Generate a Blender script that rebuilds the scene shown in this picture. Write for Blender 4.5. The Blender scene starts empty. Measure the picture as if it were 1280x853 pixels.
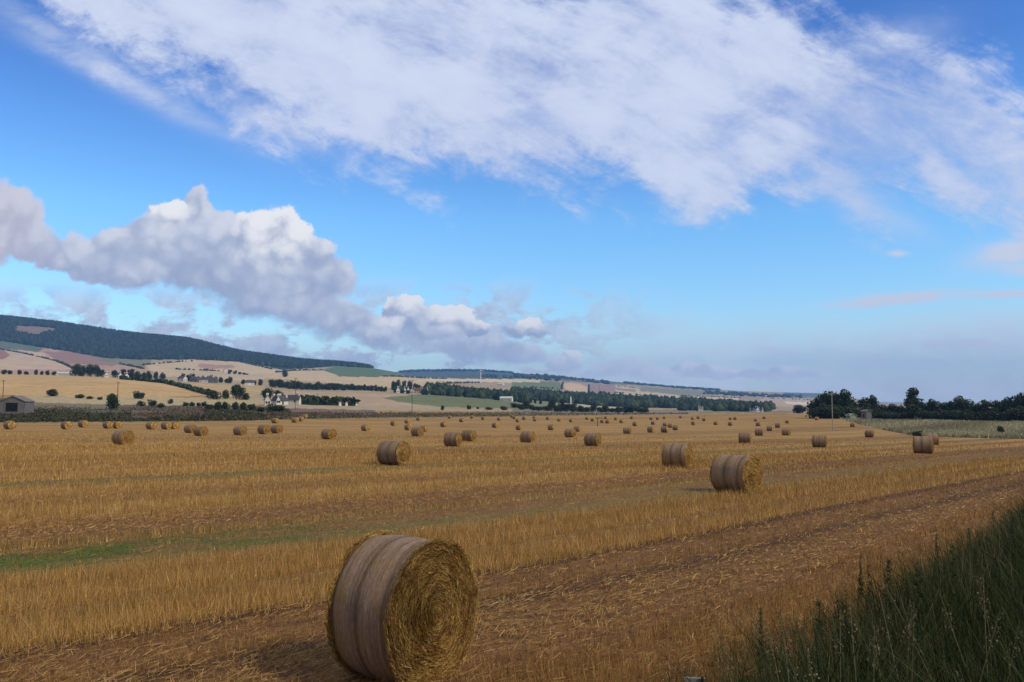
import bpy, bmesh, math, random
import numpy as np
from mathutils import Vector, Matrix

R = math.radians
rng = np.random.default_rng(7)
random.seed(7)
scene = bpy.context.scene
col = scene.collection

# ------------------------------------------------------------------ camera
F = 1000.0                       # focal length in pixels of the 1280 px wide photograph
PITCH = math.atan(74.0 / F)
CAMZ = 2.6
cam_d = bpy.data.cameras.new('camera')
cam_d.sensor_width = 36.0
cam_d.lens = 36.0 * F / 1280.0
cam_d.clip_start = 0.05
cam_d.clip_end = 60000
cam = bpy.data.objects.new('camera', cam_d)
cam.location = (0, 0, CAMZ)
cam.rotation_euler = (R(90) + PITCH, 0, 0)
col.objects.link(cam)
scene.camera = cam

scene.view_settings.view_transform = 'Standard'
scene.view_settings.look = 'None'
scene.view_settings.exposure = 0.0
scene.view_settings.gamma = 1.0
scene.view_settings.use_curve_mapping = False
scene.cycles.use_denoising = True
scene.cycles.max_bounces = 6
scene.cycles.volume_bounces = 1
scene.cycles.diffuse_bounces = 3

# ------------------------------------------------------------------ sun and sky
SUN_AZ, SUN_EL = R(118), R(42)   # clockwise from +Y, above the horizon
sdir = Vector((math.sin(SUN_AZ) * math.cos(SUN_EL), math.cos(SUN_AZ) * math.cos(SUN_EL), math.sin(SUN_EL)))
sun_d = bpy.data.lights.new('sun', 'SUN')
sun_d.energy = 2.7
sun_d.angle = R(9)               # sun through thin cloud
sun_d.color = (1.0, 0.90, 0.74)
sun = bpy.data.objects.new('sun', sun_d)
sun.rotation_euler = sdir.to_track_quat('Z', 'Y').to_euler()
sun.location = (0, 0, 50)
col.objects.link(sun)

world = bpy.data.worlds.new('World')
scene.world = world
world.use_nodes = True
wt = world.node_tree
for n in list(wt.nodes):
    wt.nodes.remove(n)

class G:
    """tiny helper to write node graphs as expressions"""
    def __init__(s, tree):
        s.t = tree
    def n(s, kind, **kw):
        x = s.t.nodes.new(kind)
        for k, v in kw.items():
            setattr(x, k, v)
        return x
    def put(s, sock, v):
        if hasattr(v, 'is_output'):
            s.t.links.new(v, sock)
        elif v is not None:
            sock.default_value = v
    def m(s, op, a, b=None, c=None, clamp=False):
        x = s.n('ShaderNodeMath', operation=op, use_clamp=clamp)
        s.put(x.inputs[0], a); s.put(x.inputs[1], b); s.put(x.inputs[2], c)
        return x.outputs[0]
    def add(s, a, b): return s.m('ADD', a, b)
    def sub(s, a, b): return s.m('SUBTRACT', a, b)
    def mul(s, a, b): return s.m('MULTIPLY', a, b)
    def div(s, a, b): return s.m('DIVIDE', a, b)
    def mx(s, a, b): return s.m('MAXIMUM', a, b)
    def mn(s, a, b): return s.m('MINIMUM', a, b)
    def smooth(s, v, lo, hi, to0=0.0, to1=1.0):
        x = s.n('ShaderNodeMapRange', interpolation_type='SMOOTHSTEP')
        s.put(x.inputs['Value'], v); s.put(x.inputs['From Min'], lo); s.put(x.inputs['From Max'], hi)
        s.put(x.inputs['To Min'], to0); s.put(x.inputs['To Max'], to1)
        return x.outputs[0]
    def xyz(s, a, b, c):
        x = s.n('ShaderNodeCombineXYZ')
        s.put(x.inputs[0], a); s.put(x.inputs[1], b); s.put(x.inputs[2], c)
        return x.outputs[0]
    def sep(s, v):
        x = s.n('ShaderNodeSeparateXYZ'); s.put(x.inputs[0], v)
        return x.outputs[0], x.outputs[1], x.outputs[2]
    def noise(s, vec, scale, detail=4.0, rough=0.55, dist=0.0, dim='3D', w=None):
        x = s.n('ShaderNodeTexNoise', noise_dimensions=dim)
        if vec is not None and dim != '1D': s.put(x.inputs['Vector'], vec)
        if w is not None: s.put(x.inputs['W'], w)
        s.put(x.inputs['Scale'], scale); s.put(x.inputs['Detail'], detail)
        s.put(x.inputs['Roughness'], rough); s.put(x.inputs['Distortion'], dist)
        return x.outputs[0]
    def mix(s, f, a, b, blend='MIX'):
        x = s.n('ShaderNodeMix', data_type='RGBA', blend_type=blend)
        s.put(x.inputs[0], f)
        s.put(x.inputs[6], a if hasattr(a, 'is_output') else (*a, 1.0))
        s.put(x.inputs[7], b if hasattr(b, 'is_output') else (*b, 1.0))
        return x.outputs[2]
    def curve(s, v, pts, lo, hi):
        """piecewise-linear function of v given as [(v, value)], values in [lo, hi]"""
        x = s.n('ShaderNodeFloatCurve')
        v0, v1 = pts[0][0], pts[-1][0]
        c = x.mapping.curves[0]
        q = [((p - v0) / (v1 - v0), (t - lo) / (hi - lo)) for p, t in pts]
        c.points[0].location = q[0]; c.points[1].location = q[-1]
        for a in q[1:-1]:
            c.points.new(*a)
        for p in c.points:
            p.handle_type = 'AUTO_CLAMPED'
        x.mapping.update()
        s.put(x.inputs[1], s.m('DIVIDE', s.sub(v, v0), v1 - v0, clamp=True))
        return s.add(s.mul(x.outputs[0], hi - lo), lo)
    def ramp(s, f, stops, interp='LINEAR'):
        x = s.n('ShaderNodeValToRGB')
        e = x.color_ramp.elements
        x.color_ramp.interpolation = interp
        while len(e) < len(stops): e.new(0.5)
        for k, (p, c) in zip(e, stops):
            k.position = p; k.color = (*c, 1.0)
        s.put(x.inputs[0], f)
        return x.outputs[0]

CP, SP = math.cos(PITCH), math.sin(PITCH)
def ray(px, py):
    """direction of a photograph pixel, scaled so that y = 1"""
    u, v = (px - 640) / F, (426.5 - py) / F
    d = CP - v * SP
    return u / d, (SP + v * CP) / d
def uv(pts):
    return [ray(x, y) for x, y in pts]

g = G(wt)
tc = g.n('ShaderNodeTexCoord')
dx, dy, dz = g.sep(tc.outputs['Generated'])
front = g.smooth(dy, 0.12, 0.3)
yy = g.mx(dy, 0.1)
U, V = g.div(dx, yy), g.div(dz, yy)
# clear sky
sky = g.n('ShaderNodeTexSky', sky_type='NISHITA', sun_disc=False)
sky.sun_elevation = SUN_EL; sky.sun_rotation = SUN_AZ
sky.altitude = 50; sky.air_density = 1.0; sky.dust_density = 0.3; sky.ozone_density = 2.0
hs = g.n('ShaderNodeHueSaturation')
hs.inputs['Saturation'].default_value = 1.12
hs.inputs['Value'].default_value = 1.0
g.put(hs.inputs['Color'], sky.outputs[0])
clear = g.mix(1.0, hs.outputs[0], g.ramp(dz, [(0.0, (1.45, 1.52, 1.62)), (0.06, (1.48, 1.72, 1.80)), (0.12, (1.36, 1.74, 1.92)), (0.22, (1.22, 1.75, 2.05)), (0.30, (.98, 1.42, 1.92)), (0.38, (.72, 1.10, 1.70)), (0.6, (.5, .9, 1.6))]), 'MULTIPLY')
K = 10.0     # background strength is 0.1
def kc(r, gg, b): return (r * K, gg * K, b * K)

# high sheet of cloud: long streaks on the left, small puffs on the right
vz = g.add(g.mx(dz, 0.0), 0.12)
lx, ly = g.div(dx, vz), g.div(dy, vz)
ang = R(-27)
su = g.add(g.mul(U, math.cos(ang)), g.mul(V, math.sin(ang)))
sv = g.sub(g.mul(V, math.cos(ang)), g.mul(U, math.sin(ang)))
n_streak = g.noise(g.xyz(g.mul(su, 1.0), g.mul(sv, 3.4), 3.1), 4.2, 8, 0.62, 0.35)
n_puff = g.noise(g.xyz(U, g.mul(V, 1.5), 1.7), 10.0, 10, 0.70, 0.3)
n_big = g.noise(g.xyz(U, V, 5.3), 3.0, 3, 0.5)
nn = g.add(g.mul(g.sub(n_streak, 0.5), 0.22), g.mul(g.sub(n_puff, 0.5), 0.22))
lowp = uv([(-300, -110), (0, -40), (60, 5), (120, 45), (200, 90), (280, 125), (360, 165), (440, 195), (520, 218), (600, 216), (680, 226),
           (760, 226), (820, 255), (870, 278), (910, 262), (950, 236), (1020, 238), (1090, 262), (1140, 240), (1200, 265), (1290, 285), (1600, 300)])
upp = uv([(-300, -600), (500, -500), (620, -60), (700, -30), (800, -60), (900, -30), (985, -10), (1010, 25), (1060, 52), (1120, 62), (1180, 50), (1215, 75), (1260, 105), (1300, 150), (1600, 200)])
low = g.curve(U, lowp, -0.2, 1.3)
upper = g.curve(U, upp, -0.2, 1.3)
el = g.add(g.sub(V, low), 0.014); eu = g.sub(upper, V)
dens_a = g.mul(g.smooth(g.add(el, nn), -0.026, 0.060), g.smooth(g.add(eu, nn), -0.04, 0.06))
thin = g.smooth(g.add(g.add(g.mul(n_big, 0.35), g.mul(n_streak, 0.35)), g.mul(n_puff, 0.3)), 0.38, 0.56, 0.42, 0.98)
dens_a = g.mul(dens_a, thin)
def blob(px, py, a, b, rot, amp, soft=1.0):
    u0, v0 = ray(px, py)
    c, s_ = math.cos(R(rot)), math.sin(R(rot))
    du, dv = g.sub(U, u0), g.sub(V, v0)
    p = g.div(g.add(g.mul(du, c), g.mul(dv, s_)), a / F)
    q = g.div(g.sub(g.mul(dv, c), g.mul(du, s_)), b / F)
    e = g.add(g.mul(p, p), g.mul(q, q))
    return g.mul(g.m('EXPONENT', g.mul(e, -1.0)), amp)
wisps = None
for a in [(150, 100, 150, 16, -27, .62), (70, 45, 120, 14, -28, .5), (225, 128, 40, 8, -30, .4), (330, 150, 90, 18, -25, .5), (1125, 374, 70, 7, 5, 1.7), (1170, 370, 60, 5, 3, 1.0), (1262, 318, 50, 15, 10, 1.5), (1275, 335, 45, 10, -4, 1.2),
          (1255, 368, 60, 5, 3, 1.0), (1085, 258, 70, 16, -25, .6), (800, 412, 95, 16, 2, .42), (960, 412, 130, 13, 0, .3), (1122, 317, 12, 4, 0, .9), (1110, 55, 70, 28, 18, .4),
          (1200, 428, 190, 34, 6, .9), (1000, 436, 260, 30, 2, .65)]:
    b_ = blob(*a)
    wisps = b_ if wisps is None else g.mx(wisps, b_)
wn = g.smooth(g.noise(g.xyz(g.mul(U, 1.0), g.mul(V, 3.0), 9.0), 11.0, 7, 0.65, 0.4), 0.30, 0.66, 0.50, 1.2)
wisps = g.mul(wisps, wn)
col_a = g.mix(g.smooth(g.add(g.mul(n_streak, 0.4), g.add(g.mul(n_big, 0.3), g.mul(n_puff, 0.3))), 0.40, 0.62), kc(0.52, 0.59, 0.82), kc(0.68, 0.75, 0.93))
c1 = g.mix(g.m('MULTIPLY', wisps, front, clamp=True), clear, kc(0.66, 0.72, 0.87))
c1 = g.mix(g.mul(dens_a, front), c1, col_a)

# cumulus: rounded puffs, each lit from the sun's side, with billowed edges
wA = g.n('ShaderNodeTexNoise'); wA.inputs['Scale'].default_value = 15; wA.inputs['Detail'].default_value = 9; wA.inputs['Roughness'].default_value = 0.62
g.put(wA.inputs['Vector'], g.xyz(U, V, 0.7))
w_a, w_b, w_c = g.sep(wA.outputs['Color'])
P = g.xyz(g.add(U, g.mul(g.sub(w_a, .5), .060)), g.add(V, g.mul(g.sub(w_b, .5), .046)), 0.0)
vor = g.n('ShaderNodeTexVoronoi', feature='SMOOTH_F1'); vor.inputs['Scale'].default_value = 44; vor.inputs['Smoothness'].default_value = 0.4
g.put(vor.inputs['Vector'], P)
bil = g.sub(0.45, vor.outputs['Distance'])
n_c = g.noise(g.xyz(U, V, 2.4), 30.0, 8, 0.66, 0.1)
n_d = g.noise(g.xyz(U, V, 7.7), 9.0, 7, 0.6, 0.15)
PUFFS = [(870, 460, 30, 9, 1.0), (905, 466, 30, 7, .7), (985, 462, 26, 7, .8), (8, 272, 46, 42, .35), (-25, 300, 50, 36, .3), (38, 302, 40, 24, .3), (72, 316, 30, 22, .25),
 (98, 318, 36, 25, .3), (122, 328, 40, 27, .15), (150, 312, 40, 28, .35), (165, 337, 46, 26, .05), (186, 298, 36, 28, .3), (211, 271, 27, 20, 1.0), (205, 302, 44, 34, .3),
 (245, 258, 20, 24, .4), (238, 290, 42, 36, .25), (275, 290, 36, 28, .35), (250, 332, 60, 34, .05), (300, 312, 40, 36, .4), (325, 286, 37, 29, 1.0), (353, 292, 33, 32, 1.0), (340, 312, 44, 36, 1.0),
 (368, 312, 25, 26, .7), (300, 348, 52, 34, .05), (350, 348, 52, 34, .3), (396, 320, 28, 20, .5), (402, 350, 38, 34, .25), (325, 378, 48, 24, .05), (382, 386, 50, 28, .15), (430, 402, 50, 26, .25), (452, 404, 32, 20, .5),
 (498, 386, 23, 19, 1.0), (514, 379, 18, 13, 1.0), (488, 404, 26, 16, .7), (526, 400, 28, 20, .5), (556, 393, 21, 16, 1.0), (575, 399, 22, 18, 1.0), (594, 411, 17, 11, .8), (540, 416, 42, 14, .35), (478, 422, 42, 15, .35),
 (656, 411, 17, 12, .8), (670, 416, 20, 9, .5), (640, 418, 20, 9, .45), (717, 444, 13, 12, .9), (700, 452, 24, 11, .5), (640, 441, 48, 15, .3), (590, 437, 50, 16, .3), (868, 463, 34, 9, .9), (946, 467, 20, 8, .8), (967, 469, 14, 7, .8), (1000, 464, 40, 10, .4), (762, 463, 40, 10, .4), (820, 468, 40, 9, .5)]
Emax = Wsum = Lsum = Bsum = None
def vm(op, a_, b_):
    x = g.n('ShaderNodeVectorMath', operation=op)
    for k_, v_ in enumerate((a_, b_)):
        if hasattr(v_, 'is_output'): g.t.links.new(v_, x.inputs[k_])
        else: x.inputs[k_].default_value = v_
    return x
for (px_, py_, rx_, ry_, br_) in PUFFS:
    u0, v0 = ray(px_, py_)
    d_ = vm('MULTIPLY', vm('SUBTRACT', P, (u0, v0, 0)).outputs[0], (F / (rx_ * 1.12), F / (ry_ * 1.12), 0)).outputs[0]
    e_ = g.sub(1.0, vm('DOT_PRODUCT', d_, d_).outputs['Value'])
    ep = g.mx(e_, 0.0)
    w_ = g.mul(ep, ep)
    l_ = g.mul(vm('DOT_PRODUCT', d_, (.50, .80, 0)).outputs['Value'], w_)
    Emax = e_ if Emax is None else g.m('SMOOTH_MAX', Emax, e_, 0.25)
    Wsum = w_ if Wsum is None else g.add(Wsum, w_)
    Lsum = l_ if Lsum is None else g.add(Lsum, l_)
    br_ = min(1.0, br_ * 1.05 + .06)
    Bsum = g.mul(w_, br_) if Bsum is None else g.m('MULTIPLY_ADD', w_, br_, Bsum)
Wd = g.add(Wsum, 0.003)
Lp = g.div(Lsum, Wd); Bp = g.div(Bsum, Wd)
ed = g.add(Emax, g.add(g.mul(bil, .55), g.mul(g.sub(n_c, .5), .9)))
d_c = g.smooth(ed, g.smooth(Bp, .3, .9, -.12, .02), g.smooth(Bp, .3, .9, g.smooth(V, .16, .08, .42, .90), .24))
n_e = g.noise(g.xyz(U, g.mul(V, 1.8), 4.4), 13.0, 8, 0.62, 0.2)
low_l = g.mul(g.smooth(V, 0.165, 0.105), g.smooth(U, .30, -.05))
rag = g.mul(g.mul(g.smooth(n_e, 0.44, 0.56), low_l), 0.9)           # ragged scraps below the bank
veil = g.mul(g.smooth(V, 0.105, 0.005), g.smooth(n_e, .30, .62, .45, .85))
d_b = g.mx(rag, veil)
ragf = g.smooth(g.sub(rag, g.mul(veil, .6)), 0.0, 0.35)
shade = g.add(g.add(g.mul(Lp, .55), g.mul(bil, .75)), g.add(g.mul(g.sub(n_d, .5), .8), g.mul(g.sub(n_c, .5), .7)))
lit = g.m('MULTIPLY', Bp, g.smooth(shade, -.60, .30), clamp=True)
body = g.mix(g.smooth(shade, -.55, .55), kc(0.37, 0.435, 0.61), kc(0.66, 0.70, 0.82))
warm = g.mul(g.smooth(U, -0.55, -0.64), 0.6)
body = g.mix(warm, body, kc(0.57, 0.53, 0.62))
col_c = g.mix(g.smooth(lit, .18, .98), body, kc(0.92, 0.92, 0.94))
nearh = g.smooth(V, 0.085, 0.0)
col_v = g.mix(g.smooth(n_e, .40, .62), kc(0.55, 0.70, 0.90), kc(0.74, 0.81, 0.94))
col_v = g.mix(ragf, col_v, g.mix(g.smooth(n_c, .35, .65), kc(0.46, 0.51, 0.66), kc(0.66, 0.69, 0.80)))
col_v = g.mix(g.smooth(U, .25, .50), col_v, g.mix(g.smooth(n_e, .42, .60), kc(0.53, 0.59, 0.75), kc(0.68, 0.73, 0.86)))
c2 = g.mix(g.mul(d_b, front), c1, col_v)
col_c = g.mix(g.mul(nearh, .9), col_c, kc(0.80, 0.84, 0.94))
c2 = g.mix(g.mul(d_c, front), c2, col_c)
# near-full grey cloud added behind and overhead, out of view, to cut blue fill
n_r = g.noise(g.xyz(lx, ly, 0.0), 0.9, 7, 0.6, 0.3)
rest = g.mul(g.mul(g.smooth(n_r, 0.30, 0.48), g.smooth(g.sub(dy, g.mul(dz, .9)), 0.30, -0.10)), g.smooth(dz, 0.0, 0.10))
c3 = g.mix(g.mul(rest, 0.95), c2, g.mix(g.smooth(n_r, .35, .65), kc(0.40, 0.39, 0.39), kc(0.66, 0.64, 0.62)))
bg = g.n('ShaderNodeBackground')
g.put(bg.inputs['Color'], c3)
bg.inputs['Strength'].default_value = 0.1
wo = g.n('ShaderNodeOutputWorld')
wt.links.new(bg.outputs[0], wo.inputs['Surface'])

# ------------------------------------------------------------------ helpers for objects
def tag(o, label=None, cat=None, group=None, kind=None):
    if label: o['label'] = label
    if cat: o['category'] = cat
    if group: o['group'] = group
    if kind: o['kind'] = kind
    return o

def link(name, me, parent=None):
    o = bpy.data.objects.new(name, me)
    col.objects.link(o)
    if parent is not None: o.parent = parent
    return o

def empty(name, loc, rz=0.0, label=None, cat=None, group=None):
    o = bpy.data.objects.new(name, None)
    o.empty_display_size = 0.2
    col.objects.link(o)
    o.location = loc; o.rotation_euler = (0, 0, rz)
    return tag(o, label, cat, group)

def np_mesh(name, verts, faces, cols=None, mats=(), smooth=False, midx=None):
    """verts (N,3), faces (M,k) with k 3 or 4, cols (N,3|4) -> mesh"""
    verts = np.asarray(verts, np.float32); faces = np.asarray(faces, np.int32)
    me = bpy.data.meshes.new(name)
    k = faces.shape[1]
    me.vertices.add(len(verts)); me.vertices.foreach_set('co', verts.ravel())
    me.loops.add(faces.size); me.loops.foreach_set('vertex_index', faces.ravel())
    me.polygons.add(len(faces))
    me.polygons.foreach_set('loop_start', np.arange(0, faces.size, k, dtype=np.int32))
    if smooth: me.polygons.foreach_set('use_smooth', np.ones(len(faces), bool))
    if midx is not None: me.polygons.foreach_set('material_index', np.asarray(midx, np.int32))
    if cols is not None:
        cols = np.asarray(cols, np.float32)
        if cols.shape[1] == 3: cols = np.concatenate([cols, np.ones((len(cols), 1), np.float32)], 1)
        a = me.color_attributes.new('Col', 'FLOAT_COLOR', 'POINT')
        a.data.foreach_set('color', cols.ravel())
    for m_ in mats: me.materials.append(m_)
    me.update(calc_edges=True)
    return me

class MB:
    """collects boxes, prisms and tubes into one mesh"""
    def __init__(s): s.v = []; s.f = []
    def poly(s, vs, fs):
        b = len(s.v); s.v += [tuple(p) for p in vs]; s.f += [tuple(b + i for i in f) for f in fs]
        return s
    def box(s, x0, x1, y0, y1, z0, z1):
        vs = [(x, y, z) for z in (z0, z1) for x, y in ((x0, y0), (x1, y0), (x1, y1), (x0, y1))]
        return s.poly(vs, [(3, 2, 1, 0), (4, 5, 6, 7), (0, 1, 5, 4), (1, 2, 6, 5), (2, 3, 7, 6), (3, 0, 4, 7)])
    def tube(s, p0, p1, r0, r1, n=8):
        p0, p1 = Vector(p0), Vector(p1); d = (p1 - p0).normalized()
        a = d.orthogonal().normalized(); b = d.cross(a)
        vs = []
        for p, r in ((p0, r0), (p1, r1)):
            vs += [p + (a * math.cos(t) + b * math.sin(t)) * r for t in [2 * math.pi * i / n for i in range(n)]]
        fs = [(i, (i + 1) % n, n + (i + 1) % n, n + i) for i in range(n)] + [tuple(range(n))[::-1], tuple(range(n, 2 * n))]
        return s.poly(vs, fs)
    def gable(s, x0, x1, y0, y1, z0, zw, zr):
        """walls with gables at the y ends, ridge along y"""
        xm = (x0 + x1) / 2
        vs = [(x0, y0, z0), (x1, y0, z0), (x1, y1, z0), (x0, y1, z0), (x0, y0, zw), (x1, y0, zw), (x1, y1, zw), (x0, y1, zw), (xm, y0, zr), (xm, y1, zr)]
        return s.poly(vs, [(0, 1, 5, 8, 4), (2, 3, 7, 9, 6), (1, 2, 6, 5), (3, 0, 4, 7), (4, 8, 9, 7), (8, 5, 6, 9), (3, 2, 1, 0)])
    def roof(s, x0, x1, y0, y1, zw, zr, t=0.18, o=0.3):
        xm = (x0 + x1) / 2; sl = (zr - zw) / (xm - x0)
        for xa in (x0 - o, x1 + o):
            za = zw - o * sl
            vs = [(xa, y0 - o, za + .03), (xa, y1 + o, za + .03), (xm, y1 + o, zr + .03), (xm, y0 - o, zr + .03)]
            vs += [(p[0], p[1], p[2] + t) for p in vs]
            s.poly(vs, [(0, 1, 2, 3), (7, 6, 5, 4), (0, 4, 5, 1), (1, 5, 6, 2), (2, 6, 7, 3), (3, 7, 4, 0)])
        return s
    def mesh(s, name, mat, smooth=False):
        me = bpy.data.meshes.new(name); me.from_pydata(s.v, [], s.f)
        bm = bmesh.new(); bm.from_mesh(me); bmesh.ops.recalc_face_normals(bm, faces=bm.faces); bm.to_mesh(me); bm.free()
        if smooth: me.polygons.foreach_set('use_smooth', [True] * len(me.polygons))
        me.materials.append(mat); me.update()
        return me
    def build(s, name, mat, parent=None, smooth=False):
        return link(name, s.mesh(name, mat, smooth), parent)

# ------------------------------------------------------------------ materials
def new_mat(name):
    m_ = bpy.data.materials.new(name); m_.use_nodes = True
    t = m_.node_tree
    b = t.nodes['Principled BSDF']
    b.inputs['Roughness'].default_value = 0.9
    b.inputs['Specular IOR Level'].default_value = 0.15
    return m_, G(t), b

def noisy(name, c, var=0.25, scale=3.0, rough=0.9, bump=0.0):
    """a base colour broken up by two sizes of noise"""
    m_, q, b = new_mat(name)
    o = q.n('ShaderNodeTexCoord').outputs['Object']
    n1 = q.noise(o, scale, 6, 0.65)
    n2 = q.noise(o, scale * 7.3, 3, 0.6)
    f = q.smooth(q.add(q.mul(n1, .65), q.mul(n2, .35)), 0.33, 0.67)
    q.put(b.inputs['Base Color'], q.mix(f, tuple(x * (1 - var) for x in c), tuple(x * (1 + var) for x in c)))
    b.inputs['Roughness'].default_value = rough
    if bump:
        bp = q.n('ShaderNodeBump'); bp.inputs['Strength'].default_value = bump; bp.inputs['Distance'].default_value = 0.05
        q.put(bp.inputs['Height'], n2); q.put(b.inputs['Normal'], bp.outputs[0])
    return m_

def attr_mat(name, rough=0.85, trans=0.0, var=0.0, scale=5.0):
    m_, q, b = new_mat(name)
    a = q.n('ShaderNodeAttribute', attribute_name='Col')
    c = a.outputs['Color']
    if var:
        o = q.n('ShaderNodeTexCoord').outputs['Object']
        c = q.mix(1.0, c, q.ramp(q.noise(o, scale, 5, 0.65), [(0.3, (1 - var,) * 3), (0.7, (1 + var,) * 3)]), 'MULTIPLY')
    q.put(b.inputs['Base Color'], c)
    b.inputs['Roughness'].default_value = rough
    if trans:
        tr = q.n('ShaderNodeBsdfTranslucent'); q.put(tr.inputs[0], c)
        mx_ = q.n('ShaderNodeMixShader'); mx_.inputs[0].default_value = trans
        q.t.links.new(b.outputs[0], mx_.inputs[1]); q.t.links.new(tr.outputs[0], mx_.inputs[2])
        q.t.links.new(mx_.outputs[0], q.t.nodes['Material Output'].inputs['Surface'])
    return m_

M_leaf = attr_mat('leaves', 0.8, 0.15)
M_blade = attr_mat('grass blades', 0.7, 0.2)
M_straw = attr_mat('straw', 0.75, 0.12)
M_bark = noisy('bark', (0.07, 0.05, 0.035), 0.35, 6.0)
M_forest = attr_mat('forest crowns', 0.9)
M_white = noisy('white render', (0.60, 0.58, 0.54), 0.10, 1.2)
M_stone = noisy('grey stone', (0.15, 0.14, 0.14), 0.3, 1.5, bump=0.4)
M_slate = noisy('slate', (0.075, 0.075, 0.09), 0.3, 2.0)
M_tile = noisy('red brown roof', (0.20, 0.10, 0.07), 0.3, 2.0)
M_tin = noisy('weathered sheet roof', (0.17, 0.15, 0.15), 0.35, 1.2)
M_shed = noisy('pale sheet metal', (0.55, 0.56, 0.55), 0.12, 1.0, 0.6)
M_pale = noisy('mossy sheet roof', (0.24, 0.28, 0.22), 0.3, 1.0)
M_dark = noisy('dark opening', (0.015, 0.014, 0.016), 0.3, 1.0)
M_glass = noisy('window glass', (0.03, 0.035, 0.045), 0.2, 1.0, 0.15)
M_pole = noisy('weathered pole timber', (0.10, 0.08, 0.065), 0.35, 4.0)
M_greypole = noisy('grey pole timber', (0.30, 0.28, 0.25), 0.25, 4.0)
M_turb = noisy('white coated steel', (0.78, 0.78, 0.78), 0.05, 1.0, 0.5)
M_board = noisy('silvered board', (0.20, 0.19, 0.18), 0.4, 9.0, bump=0.4)

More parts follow.
